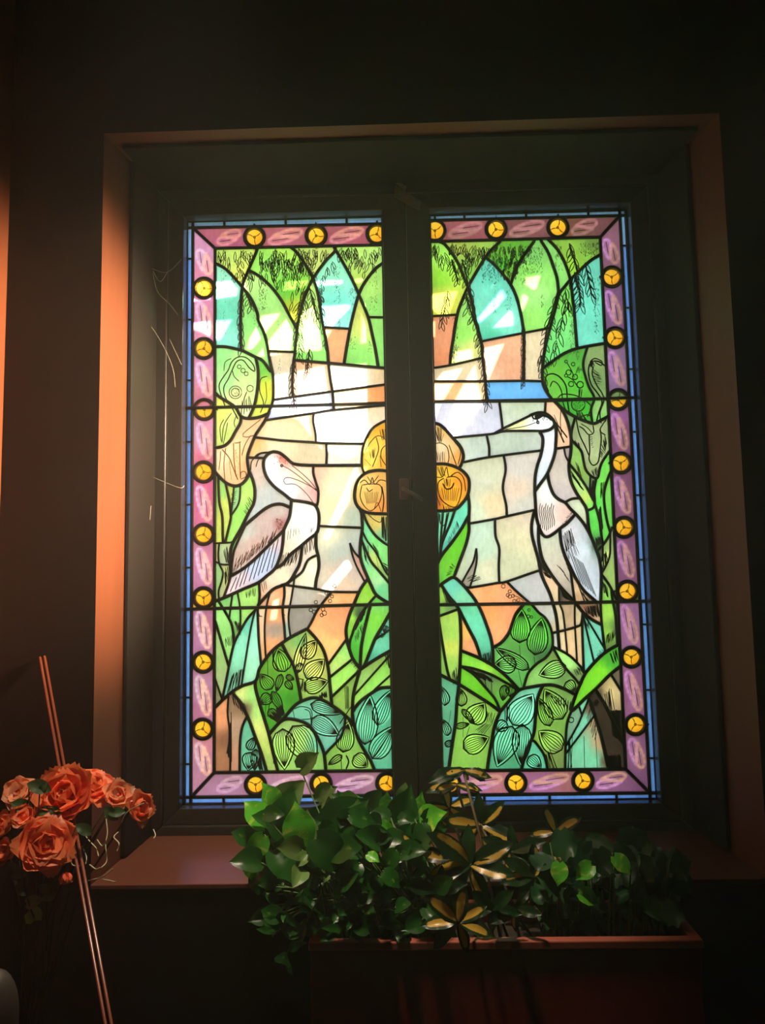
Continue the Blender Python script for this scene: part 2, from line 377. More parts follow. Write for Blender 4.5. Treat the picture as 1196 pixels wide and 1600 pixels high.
# ---- leading of the two casements, in photo pixels; each string is one came (x,y x,y ...); first token = width in px, 's' suffix = straight
LEADS_L = '''
5s 292.5,347 288.3,1257
5s 293,346.5 598,338.5
5s 288.5,1256.5 616,1253
5s 598,338.5 616.3,1254
5s 301.8,347 298.5,1256.5
5s 293,356.5 598,350
5s 289,1245.5 616,1242.3
5s 336.5,388.5 335,1207
5s 336.5,388.5 598.8,383
5s 335,1207 615.5,1203.5
5s 301.8,356.5 336.5,388.5
5s 298.7,1245.5 335,1207
5s 290.5,638 603.7,630
5s 289.5,952 610,944
3s 292,404.8 302,404.8
3s 292,499.8 302,499.8
3s 292,594.5 301.5,594.5
3s 291,690.7 301.5,690.7
3s 291,788.5 301,788.5
3s 290,887 301,887
3s 290,988.4 300,988.4
3s 289,1089.8 299.5,1089.8
3s 289,1193.7 299,1193.7
4s 351,356 351,345
4s 446.7,354 446.7,342.5
4s 542,352 542,340
4s 350,1244 350,1256
4s 452,1243.5 452,1255
4s 553,1243 553,1254
5 403,387 400.4,395 388.7,422 380.8,442 377.5,462 376.6,487 376.3,518 377,547
5 336.5,411.5 352,420 367,435 380.3,450.4 392,466 402,488 404.5,501.7 412,518 418,538.5 422,563.6 427,587 428,610 427,627 422,640.5 415.5,655.5 400,679
5 388.7,422.5 400.4,428.7 413.8,438.7 427,452 440.5,470.5 450.5,489 459.7,505.6 464,514.6
5 455,387 463,393.6 474.4,409 483.5,423.7 489.3,435.4 495,450.4 499.4,470.5 502.7,495.6 506.5,515 512,548 513.6,567 517,593.7 520.3,613.8 522.3,640.8
5 523.6,386 523.6,392.7 512,405 500,420 492,432 485,444 477.6,462 471.8,479 466,509 461,553.6 459,567 457.6,597 458.4,620.4
5 521,384.5 528.6,397 537,412 545.4,427 553.7,443.7 561,460.5 568.8,479 576.3,498.4 582,523.5 587,547 591.3,574
5 599,411 587,420 577,432 567,447 561,460.5 556,477 548.5,508 542.8,538.5 537.8,569
4s 507,511.5 546.5,514
4s 576,495.8 601.5,496.4
5s 461,563 513.6,567.6 603,575.6
4s 420.5,548.6 460.5,550.3
4s 428,624.8 457,620.5 518.6,612 603,601
4 416,656.6 440,653 492,645.5 523.6,640.5 604,633.3
4 491,646 490,658 493.5,677 494.3,691
4s 399,683.5 440,688.3 510,692.6 569,693.6
4 510,692.6 511,707 510.2,727
4 490,728 490,740 494.3,755 497.7,767 497,784 494.6,792
4s 498.5,822 565,824.8
4 604.7,656.7 593.8,661.7 582,670 573.8,683.5 568,698.5 565.7,715 566,728.6 569.6,739.8
5 606.5,736.5 595,735 582,736 570.4,740 560.4,750 555.4,763.7 554.5,778.8 558.7,790.5 567,798 580.4,802 607.5,803
5 561,793 565,801 566.3,825 563.7,847 563,867 567,883.6 573.8,900 580.4,915 588.8,930 610,944
4 567,798 573.8,816.7 585.5,835 598.8,847 608.2,852.5
3 566,828 573.8,845 585.5,860 593.8,875 602,892 609,901
4 564.5,842 578.8,875 590.5,890 602,903.7 609.4,912.5
3 547,848.5 553.7,862 563.4,873
3 547,848.5 550.4,865 557,883.6 569,907
4 441,913 456.7,915.4 493.5,920.4 520,924.6 561.5,925.3
5 494.3,832 494.3,855 497.7,870 498.5,887 494.3,907 493,920.5
5 576.5,906 573.8,906 563.7,920.4 555.4,938.8 547,958.8 542.5,975 541,987 543,1003 547,1017 552,1030 563,1045
4 588.5,930 580.4,938.8 573.8,947 563.7,960.5 555.4,977 550.4,992 547,1002 546.5,1016
5 578.8,946.7 573.8,966.8 568.7,988.5 564.6,1013.6 563.2,1045
5 610.5,956 598.8,976.8 587,997 578.8,1017 569.5,1040 563.2,1046
3s 585.5,1000 611,983
5 563.2,1046 587,1030 612,1015.5
4s 512.7,1038.7 542.2,998
4s 515,1058.7 552.5,1028.5
4s 519.5,1088 563.2,1046
5 563.2,1046 555.4,1072 552,1090.5 551,1114 552,1133
3s 554.2,1086 612,1021
3s 585,1078 613,1052.5
5 613.2,1073.8 593.8,1075.5 577,1085.5 563.7,1095.5 555.4,1105.6 550.8,1114
5 551,1114 553.7,1133.5 560.4,1155 570.4,1173.7 578.8,1187 586,1204.3
5 420.5,1147.5 430.5,1136 446.7,1118.5 460,1103.4 470.6,1096 490,1090 507,1095 523.6,1105 535.3,1114 547,1125 552.6,1134
5 434,1131.5 445,1124 456.7,1123.5 473.4,1127.7 485,1135 493.5,1147 502,1163.6 507,1180 509.6,1205.5
4 540.3,1118.2 538.6,1133.5 533.6,1150 523.6,1162 513.6,1172 506.6,1181
5 336.3,1105.6 347,1094.7 363.6,1080.5 380.3,1071 399.5,1063.8 405.4,1045.4 413.8,1032 425.5,1017 440.5,1005 455.6,995 480,982.5
5 399.5,1063.8 399.6,1075 405.8,1099 413,1121.8 420.5,1147 427,1175 435,1206.5
5 365,1080 366,1085 377,1098.4 383.7,1112 390.4,1127 398.7,1150 408.7,1177 417.5,1206.5
3 357.5,1086.5 356,1113.5 358.6,1137 360.3,1170 360,1206.8
4 386.5,1119 378.6,1137 375.3,1163.6 375,1206.8
4 347,1094.7 352,1072 358.6,1038.7 365.3,1008.6 373.6,990 387,966.8 400.4,951.7 404,944
3 399.6,952 393.7,975 388.7,1002 382,1043.7 377.5,1072.5
4 403.7,943 403,955 404.6,997 407,1023.6 408.7,1040.5
3 422,927 416.4,950 413.8,985 415.8,1030
4 444.3,915 444.7,930 442,951.7 444.7,980 446,1001
3 462,893 456.5,930 452,955 451.4,971.8 454.3,996
4 336.8,970 347,1005 357.5,1040.5
4 341,938 353.6,958.4 362,975 365.3,993.5 366,1007
3 363.5,929.5 360.5,950 358.4,968.7
3 371.5,925.3 376,955 375.5,987
3 335.9,1058 347,1091
5 440.5,1005 449,1022 459,1040 465.6,1063.8 471.2,1096
5 480,982.5 491.8,995 502,1008.6 508.5,1023.6 513.6,1047 516,1072 519,1101.5
4 481,982.5 488,970 495,955.5 507,938.8 519,924.4
4s 390,715 415,716
3 401,713.8 407,708.6 418.8,707 422,707.7
5 421,708.5 427,706 437,707.7 447,715 455.6,722.8 464,725.8 490,727.4 564,727.2
5 422,707 413.8,716 412,728.6 417,745.4 428.8,760.4 443.9,772 455.6,781 467,783 481.8,785.5 491.8,789 496,795 498.5,804 498.5,817 495.6,832 481.8,843.5 468.4,855 453.4,867 442.5,881 430.5,887.8
5 455.6,781 454.7,793.8 452.5,808 447,820.6 443.5,828.7
5 383.2,821 397,809 413.8,795.5 427,789 440.5,788 454.5,793.5
5 388.5,733 395.4,750 398.7,767 397,785.5 388.7,802 377,825.5 363.6,850 360,869 360.6,900.5
4 383.7,820.6 371.5,847 364.5,867 361.5,900.5
5 443.8,828.5 430.5,841.8 413.8,858.5 397,875 380.3,888.6 360.5,900.5
5 443.8,828.5 442,850 438.8,867 430.5,887.5 417,900 403.7,910.4 380.3,920.4 355,932 335.8,939.8
4 360.6,900.5 357,913.7 349.5,934.5
5 473,850.5 469,878.6 462,893.6 450.6,910.4 430.5,918.7 420.5,927 403.7,945.5
4 496.8,867 481.8,875 473.4,892 465,900 452,909.5
4s 405.2,909 406,930 404.6,946
3s 336,849 361,847.7 366,845
3 343,848.5 341.5,867 343.5,882 348.6,893.6 347,907 342,923.7 342.7,937.5
3 336,877 347,882 361,882
5 336,542 352,542 367,545 380.3,548.6 397,557 410.4,563.6 422.5,580
5 336,613 343.5,620.4 357,628.8 368.6,637 377,650.5 388.7,654 405.4,652 419,646.5
5 400,558.6 403.7,580 403,605.4 398.7,630.5 393.7,644 388.7,654
5 377,651 376,661 368.8,673.7 360.3,688.5 350,697 335.5,700
5 401,677.5 398.7,682 390.4,702 387,715 387.8,727 389.5,738.6 385.3,748.7 377,757 367,759.5 355,755.4 345,747 336,737
4 341.5,743 342,765 343.5,787 347.7,807 348.5,840 349.2,849
4 352.7,754.5 358.6,782 361,804 360,815.5 352,848.6
3 366,759.5 363.6,785.5 361,804
3 376,757.5 373.6,785.5 361.2,806
'''
LEADS_R = '''
5s 671,336.5 977.5,328.5
5s 977.5,328.5 1027.2,1248.5
5s 692.3,1254 1027.2,1248.5
5s 671,336.5 692.3,1254
5s 671.3,345 978,337
5s 968.3,329 1016.3,1248.7
5s 692,1242.5 1026.5,1238.5
5s 938,371 978,1201.5
5s 672,378 938,371
5s 691,1204.5 978,1201.5
5s 968.7,337.4 938,371
5s 1015.7,1238.7 978,1201.5
5s 677.5,627.5 850,626.5 994,621.3
5s 685,945 850,943 1011,939.3
3s 968.5,384.4 981,384.4
3s 974,481.4 986,481.4
3s 979,577 991,577
3s 984,675 996,675
3s 989,773.8 1001.5,773.8
3s 994,874.4 1007,874.4
3s 999.5,975.6 1012.5,975.6
3s 1005,1078 1018,1078
3s 1010.5,1184.5 1024,1184.5
4s 726,344 726,335
4s 822.4,341.5 822.4,332.5
4s 919.5,339 919.5,330
4s 757,1242 757,1253
4s 859,1241 859,1251.5
4s 963.7,1239.5 963.7,1250
5 680,376.8 686,378 695,382 707,397 717,413.6 725,433.7 732,450.4 738.6,475.5 743,500 752,533.5 754.5,558.6 757.8,587 759.5,610.4 761,627.5
5 783,374.5 781,378.5 768.7,390 757,405 743.6,427 732,448 723.6,467 716,487 711,512 708.5,530 705,552 703.5,571.5
5 759.5,403 766,408 773.7,415 787,430 798.8,446 807,464 813.3,487 818.5,520 818.9,555 818,595.4
5 836,373 834,378.5 825.6,390 813.9,407 803.8,427 798,446
4s 673.7,494.5 714.5,492
4 675.5,575.5 703.5,571 752,560 755.5,559.5
4 751,534 818.9,520.5 858,513.2
4s 676,596 758.7,596 817,595.2 848.3,596
5 845,373 846.5,378 856.8,395 865,417 871,437 873.3,461.5
5 855,373 858,376 870,388.5 880,405 886.9,422 892,440.4 895,467 897.5,488 902,547
5 940,397 935.4,400 923.7,407 907,422 892,437 883.5,447 873.5,460.5 869,478 860.8,508.5 853.4,537 849,563.6 847.6,588.7 850,603.7 858.5,618.8 868.5,629 883.5,642 900,652 917,659 928.7,662 937,658 951,650.5
5 848,576 870,560 886.9,550 907,543.5 946,536.5
4 918.6,541.3 912,563.6 912.8,580 920,603.7 928.7,622 923.7,640.5 926,662
5 676.5,661 686.8,663.4 696.8,671.8 708.5,685 720,698.5 724.4,712 722,723.6 717.5,732.5
5 678,725.3 696.8,725.3 717,732 730.3,743.7 733.6,757 731,773.8 722,787 712,795.5 695,798.3 679,798
5 731.5,772 733.6,790.5 732.8,814 733,830 728.6,850 720,873.6 709.4,902.2
4 711.5,796 703.5,819 691.8,846.8 688,869
5 732,806.7 721.9,825 706.8,846.8 690,868.6 682.6,884
5 684,917.5 698.5,907 709.4,902.2 721.9,912 733.6,925.4 743.6,938.8 753.7,958.8 763.7,985.6 768,1000 770.4,1018 770.6,1040
5 690,914 701.8,932 713.5,945.5 725,967 734,985 743.6,1003.6 752,1030
4 723.5,914.5 733.6,918 777,911 792,908.7 840.6,892 844.8,892.5
3 744.5,856.8 740,877 731,894 721.5,911
3 744.5,856.8 745.3,875 740.3,900 734,918
4 706.8,684 767,678.5 787,674 820,673.4 842,673.5
4 724.5,722.3 765.4,714.4 846,704
4 760.4,679.3 764.5,698.5 764.5,714.7
4 787,710.7 790.4,733.6 786,762 791.3,790.5 792,807
4 733,818.3 773.7,811 792,806.8 837.4,796.5
4 773.7,811 774.5,836.8 780.4,856.8 779.6,883.6 780.4,910.7
4 780.4,627.2 783.8,654 785.6,671
4 772,677.8 787,669.5 813.9,656.7 830.6,648.4
5 829,649 841.7,645 853.4,646.7 863.5,655 866.8,663.4 860,671 848,674 842.6,674 847.6,682 848.4,693.5 845,712 840,727 836.7,743.7 835.8,765.4 836.7,782 838.4,807 843.4,825.6 848.4,835.6 855,839 865,834 875,826 886.9,817 899.5,803
5 866.5,661.5 869.3,673.4 868.5,695 866.8,710 860,730 853.4,743.7 845,755.4 836,768
5 856,739 858.5,755.4 865,772 873.5,780.5 883.5,785.5 891.9,795.5 902,805.5 913.6,820 923.7,838.5 932,858.5 937,875 939.6,893.6 939.6,917 938.7,943
4 883,785.3 893.6,779.6 907.5,778.5
4s 868,701.5 892.5,697.7
4 852.6,626 851.8,647
5 868.5,629 879,641.5 887,659 892,680 892.7,695 891.5,712 889.4,723.6 890,740 893.6,755.4 902,772 910,783.8 917,797 920,824 923.9,840
3 881.5,700 884.4,713.6 890.5,724
4 899.2,651.5 893.6,673.4 893.6,687 900,695 908.6,705 912,720 915.3,733.6 923.7,743.7 933.7,747 937,733.6 940.4,723.6 948.7,710 955,702
4 890,725 903.6,742 917,762 928,783
3 922.8,743.5 922,768
4 932,746 928.7,767 929.5,783.8 927,793.8 916,798
4 929.5,787 935.4,807 938.7,824 940.5,840 942.5,851
4 957,733 952,742 944.6,767 944.6,788.8 948.7,814 953.8,832
4 962,822 955.5,827 952,836.8 943.7,850 932.5,861
3 942,851 942,870 938.2,881
3 954,829 953.8,850 952,872 939.6,899
4 940,897 952,913.7 960.5,930.4 966,941
5 875,826 876.9,847 881.9,865 891.9,887 902,907 913.6,923.7 930.4,938.8 934,942.5
5 837.5,797.5 834.2,803 831,820 831.7,836.8 836.7,857 841.7,875 845,893.6 850,907 858.5,925.4 864,942 870,967 874.3,1014
5 841.8,822 841.7,840 843.4,855 848.4,875 860,895 873.5,913.7 886.9,928.7 898.6,940.5 910,955.5 923.7,967 939.8,975.8
4 890.5,884 892,893.6 895,917 898.6,942
3 873.5,913.7 874.3,940.5 879.4,955.5 882.5,977 886.5,1020
4 863.5,989 885,984 903,978.5 908.5,974 911,957
3 898.6,941 898.5,971.8 901.9,1035
4 910.5,957 910,980 911,1013.6 912.5,1052
3 911,959 918,990 928.6,1035
3 911.5,957.5 930,988 946,1015.5
4 938.7,941 939.5,963.4 942,988.5 945.8,1018.5
4 955.5,920 957,935 962,963.4 965,1009
4 792,908.7 807,923.7 822,937 832,945.5 842,956.8 853.4,966.8 861.8,985 863.6,1010 853.4,1027 839,1037 825.6,1052 818.5,1074
5 819,944 807,958.4 801,973.5 795.5,988.5 783.8,1003.6 769.5,1012.5
5 713.5,945.5 718.6,960 720.5,997 719.5,1030 717.7,1063.8 714.4,1097 712,1130 706.8,1163.6 701.3,1204.5
4s 684.5,963.4 717.3,951.5
4 686,968 691.8,1005 698.5,1043.7 704,1063
5 687.5,1053.7 703.5,1062 717,1068.8 743.6,1085.5 767,1100.5 782,1112
5 720,1016.2 750.3,1028.6 773.7,1042 793.8,1058.7 811,1077.5
4 719.4,1041 740,1044.5 767,1053.7 788.8,1065.4 811,1078.5
4 721,1041.2 740.3,1053.7 757,1072 773.7,1092 782,1111
5 782,1112 795,1096 811,1078.5 830,1073.5 849,1070.5 865,1070.5 883.5,1077 900,1086
5 782,1112 773.7,1132 768.7,1157 764,1185 761.5,1204
5 849,1070.5 840.6,1090 837,1120 834,1147 823.9,1170 814.5,1203.3
4 836,1158.5 850,1178.7 856,1203
4 863.6,1010.5 880,1038.7 898.5,1060 906,1070
4 863.5,1010 886.8,1022 903.5,1037 914.7,1052
5 968.6,1006 947,1018.6 930.3,1033.7 915,1052 906.9,1068.8 900,1085.5 893.2,1110.5 913.6,1092 932,1075.5 953.7,1053.7 970.2,1040.5
4 893.2,1110.5 886.8,1128.5 884.3,1153.6 883.3,1202.5
3s 923.6,1083.5 903.5,1132 884.5,1166
3s 929,1118 884.3,1177.5
5 918.5,1088 930.3,1120 940.3,1153.6 951,1201.8
5 930.5,1077 947,1103.4 962,1135 976.5,1166
4 954.5,1053 972.3,1082
3 904,1100.5 910,1118.5
'''
ROUND_L=[(319.3,450.4),(318.8,544.7),(319.6,640),(318.5,737.5),(318.5,835),(318.3,934),(317.6,1034.5),(317,1139),(398,370.7),(494.3,368.5),(589.3,365.8),(399.6,1226),(502,1224.3),(604.7,1223.5)]
ROUND_R=[(680,360.5),(775.4,358.5),(872,355.6),(956.3,433),(961.3,528),(966.3,624.6),(970.5,723.6),(975.5,824),(980.7,923.7),(987,1026.7),(993.5,1132),(703.5,1224),(806.4,1223),(911,1220)]
# colours of the glass pieces: photo position : colour
SEEDS = """
360,400:b0c862 375,430:c4c85c 352,432:8cd0b4 355,490:68c4a8 360,530:80ccb8 395,500:88cc70 390,470:90cc68 410,545:98d070
420,470:98cc70 440,520:a8d074 400,440:a8d078 430,410:84c858 450,450:62b038 458,490:b4b830 440,395:a0c850 490,400:b8c468 470,392:a8c060
480,480:a8cc6c 485,540:8ccc68 470,555:80c860 525,420:84ccac 525,480:6cc8b8 530,505:90d8d0 560,400:a8c868 545,395:98c460 590,400:a8cc6c 560,435:a8c458
585,450:a0cc68 598,480:88c864 525,540:dc9c70 565,500:c0c464 560,560:88cc64 595,540:88cc64 600,510:90cc68
440,560:d4bc9c 440,600:e4d0bc 475,580:e8ac88 495,600:ecc49c 560,590:ecdcc8 598,590:d8b48c 540,620:ecc8a0 600,612:e08c54
480,627:d4d0ec 500,638:d4d0ec 590,636:ecc8a8 425,667:e4ccaa 480,655:d8bc94 450,675:e4cca4 540,668:ece4ec 430,695:e4ccaa 490,715:d0b898 540,712:ecdcc8
370,570:a8d480 350,560:90d080 352,600:a0d088 370,620:d8d494 385,600:c8d890 412,575:74c048 418,610:ccc83c 408,625:c8d050 350,680:c4d06c 360,660:ccd080 345,650:d4d468 388,645:e0e0b8 375,640:dcdc98 408,643:d4d858
340,628:d4d064
410,665:ecc898 370,720:ecc088 400,690:e8b070 350,715:f0d0a8 385,735:e8a878 338,760:98c464 347,790:d0d464 345,770:98c464 358,775:c0c85c 368,785:98c880 385,775:b0d068 385,800:98d060 375,830:88cc60 345,830:c8cc5c
400,740:c8aca0 425,775:bcb8b8 400,800:bcbcbc 440,780:c4bcb4 395,725:d8b098 385,830:c0b8b0 430,722:f0ecec 440,717:dc705c 420,740:ece8ec 450,765:e4e4ec 470,745:f4ccb0 490,740:f0b49c 490,770:e89c98 480,778:e8bcb4
410,712:c8b4ac 475,810:f8ecec 460,830:f4e0d0 490,820:f0e8e4 450,860:f0d8c0 420,820:c4a4a0 435,800:c0a8a4 380,870:b89890 400,850:c49c94 370,890:c8a89c 437,818:a86868
420,875:b8bcd8 400,890:b8bcdc 375,905:d8bccc 438,845:e0c0c8 360,925:ecc8d0 425,895:e4d0c8
450,865:ecd4bc 430,900:e4c4ac 460,890:c8b4a8 445,900:f0d4b8 480,855:e4ccbc 485,890:ece0c8 475,905:dccfb8 460,903:ecd8c0 485,870:e0c8b8
412,925:e0b098 410,935:e0a080 425,930:e8a888 435,940:ec9c70 530,860:acaca4 515,840:d8ccb0 545,890:b8a098 530,910:d8b09c 555,850:a8a8a0 510,910:c8b4a4 558,875:c89488
530,760:ecdcb8 545,770:d8bc90 515,800:e8d4ac 555,810:b0b4a4 590,690:f0b848 600,675:ec9c28 585,715:f8cc58 600,720:f0a030 580,770:e4b05c 570,755:e8b868 600,790:d8843c 598,755:e4a454
590,815:c8a858 603,835:70b07c 575,825:78c890 590,845:78c870 603,860:80cc70 571,845:78c488 570,862:80c484 585,880:b8c868 600,893:88b060 571,890:78c088 580,895:90d080 595,920:68c488 590,910:a8d498
575,920:88c038 570,935:90c048 600,938:68bc50 545,935:ec9c68 520,935:ecac78 500,940:b49c90 480,930:b0a49c
470,955:948884 480,975:8c807c 535,960:e08c64 525,985:e8986c 520,1010:f0b478 515,1035:f0b47c 550,965:98cc48 545,990:80c448 560,960:344038 563,990:5cb84c 556,1015:48a038
590,970:78c444 575,1010:70c04c 600,990:68c0a8 590,1005:6cc4ac 580,1025:50a890 607,972:70ccb4 603,985:405858 530,1030:b0d070 525,1045:b8cc78 538,1020:98cc70 535,1060:98cc60 525,1075:a8d46c
535,1085:88a850 545,1080:78984c 580,1045:88a85c 570,1055:90b868 595,1055:90cc60 580,1070:90cc60 608,1068:a0d068 560,1085:98c860
600,1095:68c8b0 570,1130:74ccb0 600,1180:6cc4a8 590,1150:5cb89c 607,1200:68c0a8 530,1180:98c864 520,1195:88b858 544,1150:90d068 555,1190:98c868 490,1110:78c4b0 515,1140:80ccc0 500,1165:6cbca4 530,1120:5c9c88 470,1115:80ccb8 545,1140:a0c870
460,1160:a4cc6c 500,1185:98c868 440,1180:a0d068 450,1128:a8c880 433,1040:78b840 420,1050:68a838 420,1090:409828 440,1085:50a838 455,1095:489830 440,1070:68b038
490,1010:d8cc68 475,1020:d8d078 500,1050:ccd070 485,1075:a8cc68 470,1005:88c070 505,1080:a0c068 395,1085:a0d47c 405,1110:a8d078 410,1140:ccd07c 425,1190:98b060 420,1165:c0cc70 375,1083:d0d488
346,1120:dc8c6c 345,1180:a06850 355,1160:885848 370,1100:806050 385,1108:684840 368,1140:b08878 365,1190:bc8070 390,1180:70c0a8 382,1140:78c8b0
380,1000:88d0bc 365,1060:70ac98 370,1030:88d0b8 385,985:70c8b4 398,1000:98d8c8 392,1050:98d4bc 409,980:ecb898 410,1020:e8a880 408,955:ecc0a4 430,960:e89468 430,985:a08880 428,1010:ec9c70 447,935:e8c4ac 447,960:ecc4a4 449,985:acb8b0
347,960:98d07c 350,990:90c874 345,1030:98b878 350,1065:a0b080 338,1080:80785c 362,955:90c878 367,960:88c874 368,985:70a058 385,955:a0d06c 380,965:98cc70 355,950:88b868
390,925:a0cc6c 365,937:90c878 352,942:78b068 357,955:98cc80 340,865:c0b878 352,860:b8c490 354,868:a0a888 341,900:90b878 340,920:98b870 353,905:b8b878 349,925:a8a878 338,950:98d078
440,922:e89870 458,930:b8a8a4
690,400:98d454 685,435:88c438 690,470:c8c44c 720,390:98a848 730,410:80a848 735,430:78b044 785,395:589030 785,415:44a030 795,430:68a830 725,480:88c460 725,520:88c858 740,550:ccc878
770,430:58b4a0 760,470:70ccb8 785,500:80d4c0 780,455:64c0ac 770,525:4cb090 830,400:70b05c 825,420:80c458 840,460:98d078 840,500:90d064 830,510:88cc60 865,400:80c464 868,430:88cc64
900,385:78a03c 925,385:607c38 890,420:88bc38 920,400:7cac40 865,490:78cc60 880,520:70c870 870,550:68c86c 885,470:78cc5c 920,440:64c0ac 925,500:68c8b4 910,520:6cc8b4
690,530:dc8c68 690,560:d8845c 700,588:dcc09c 785,560:d8987a 800,585:d89878 770,590:e8b090 835,560:d8c0a0 710,612:ecac78 740,615:f0c498 810,612:60a0e0
730,650:d8d0e4 770,655:c0bcd0 815,640:bcc4ac 800,655:c0c4b4 862,640:e8b898 880,680:e4b090 850,660:e4e4ec 855,668:dcdce8 805,667:ece8a8
855,695:d4d0e0 845,740:d8dce8 850,715:dcdce8 855,770:e0dce0 850,800:e4ccc8 885,805:d8b4ac 850,825:e4d0cc 740,695:b4bcb4 720,695:c8c8bc 810,690:acb4a8 830,688:b4b8b0
755,750:c8c4b0 770,790:dcc09c 745,800:c4c8b0 750,730:bcb8a0 815,730:c8bcb8 810,765:d4b8a8 820,790:c4bcb4 755,860:b0c0ac 745,835:b8c8b8 725,890:b0b49c 765,890:c4bca4 810,840:ccc0a0 800,880:c0bca0 820,810:ccb8a4 737,890:988c80
690,700:f0d0a8 688,672:ecb468 705,700:e8b478 716,715:dc9448 705,765:f09c1c 688,742:f4b434 722,755:dc8028 685,785:cc6424 700,785:f0a428
690,820:74cca4 685,850:68b890 705,830:6cccb0 725,800:68c8a8 700,855:58ac98 715,855:64bc2c 700,890:6cbc34 690,905:60b438 710,915:6cc4b0 730,945:68c4a0 745,980:68c8ac 765,1030:4c887c 760,1000:60bca4 725,935:80cca8
690,930:98c850 690,950:88b858 705,948:70905c 708,940:607450 760,925:ec9464 790,935:e89870 740,925:f0a474 760,960:ec945c 770,990:ec9c70 800,955:e89068 727,985:ecac5c 735,1010:e0946c
820,920:bcb8bc 835,910:b8b0b8 845,955:b8b0b0 855,965:bcb8b8 705,990:a4cc60 705,1010:c4cc60 700,1040:98c45c 715,1055:88a860 688,990:88b85c 691,1040:90bc60 690,1020:80b058
740,1035:7cc040 780,1055:6cb038 760,1045:90c848 735,1065:64b02c 760,1085:60ac28 750,1052:485038 775,1072:588040 790,1085:58a038 770,1060:506848
820,975:5cbc44 845,990:58b048 785,1030:74c46c 800,1020:60a050 815,1045:68b860 835,960:50ac40 850,1025:487848 865,1050:88c86c 845,1060:98d078 880,1060:70985c 890,1072:88bc68 868,1025:80a058 885,1035:a4dc84 900,1058:708858
695,1085:74c8ac 697,1120:70c0a4 695,1170:6cb8a4 735,1090:98c468 750,1110:98cc60 725,1130:90cc60 740,1165:98d05c 725,1190:90c45c 760,1150:80b058
800,1110:78ccbc 825,1090:80d4c4 785,1160:6cc8ac 810,1150:70ccb0 775,1190:5cb090 800,1190:50a080 837,1190:68c8b0 860,1100:88bc58 850,1150:8cbc58 870,1185:809858 845,1110:78b450 880,1095:80a860 
940,1050:74c42c 915,1075:70c030 960,1022:48a034 955,1035:409830 898,1120:709888 915,1100:7cc4b4 908,1135:78c4b4 915,1180:6cb49c 905,1165:70bca8 930,1190:70bca4
922,1100:604840 930,1120:a88878 940,1160:b08c74 945,1190:584438 940,1085:58483c 952,1085:d8bc90 950,1105:a88c74 960,1130:382c28 965,1150:302420 965,1060:685850
870,955:d4bca0 868,985:d0b8a0 890,960:b4947c 888,975:bc9c84 903,955:ccb498 925,957:5c4034 932,970:c4a080 920,960:b07868 868,1000:c4c0c4 878,1000:e4c4a8 892,1010:e0b898 906,1010:dcb898 866,995:c0bcc0
915,1030:68bcac 925,1000:70c4b4 935,990:70bcb0 913,990:70c0b0 950,955:98c850 950,990:88b84c 950,1005:607c44 962,985:587044 945,925:80b850 948,910:80a858 958,890:98b068 950,865:c8d880 947,880:b8c878 948,855:90a868 940,870:485038 957,860:a0b078
895,790:c4c4b0 880,740:c8b8b0 870,715:c4b0a8 880,770:bcacac 905,795:c8ccb0 915,810:ccccac 900,870:c8c8d8 920,910:c0c4d8 885,840:d0c8d4 915,860:c4c8d8 855,860:ccc4b4 850,840:c8c8b8 875,890:bcaca0 885,920:a89890 860,880:ccc0b4
838,820:d4cccc 838,845:c8c4c0 846,885:38302c 857,905:dcb094 866,930:d8b898 880,930:3c302c 885,937:685048 897,922:e0b898 905,930:c49878 920,940:8c6c5c
915,690:98a078 905,670:8c986c 940,690:98a474 930,735:8c9868 925,700:a8b084 895,658:7c9464 885,712:ac9898 900,715:90bc60 895,735:98c068 905,740:80a04c 920,765:78985c 912,785:c8d068 900,765:a8c878 920,790:80d058 925,755:687854 928,770:586050
940,760:74d054 938,740:70cc50 935,790:60cc50 945,825:68c850 952,770:78cc58 950,790:70cc54 955,800:68c44c 927,820:5cc84c 922,805:64d054 935,845:508848 930,855:486048
890,600:4ca430 905,640:3c9c2c 870,590:60ac38 860,610:68b440 900,560:4c9838 875,635:48a434 935,560:809860 930,600:688450 942,620:7c9c60 938,640:88b468 935,655:78c060
319,395:d08cb4 319,425:d880a0 319,500:d884ac 319,520:dc88a4 319,590:cc84ac 319,610:d87c94 319,690:d890ac 319,715:dc7088 319,780:d8648c 319,800:dc7094 319,880:d07898 319,900:b87098 319,980:b46c90 319,1000:b070a0 319,1080:b478a4 319,1110:c070a0 319,1190:bc7ca8 319,1170:cc7c98
350,362:b05c70 360,375:a85070 445,368:a85464 540,368:a04c5c 350,1226:b078a4 450,1225:b078a0 550,1224:985c8c 580,1224:a06c90
728,359:985058 825,357:7c484c 910,355:74483c 940,350:784850 953,380:98607c 955,410:94607c 958,480:805484 964,575:946c9c 969,675:804c70 969,650:a05c9c 973,775:844f74 978,870:8c5480 984,970:a0689c 990,1080:94588c 998,1180:8c5888 1005,1200:80507c
750,1224:a8689c 775,1224:b0687c 855,1222:985c90 880,1222:a06070 950,1220:80507c 985,1222:845080
"""
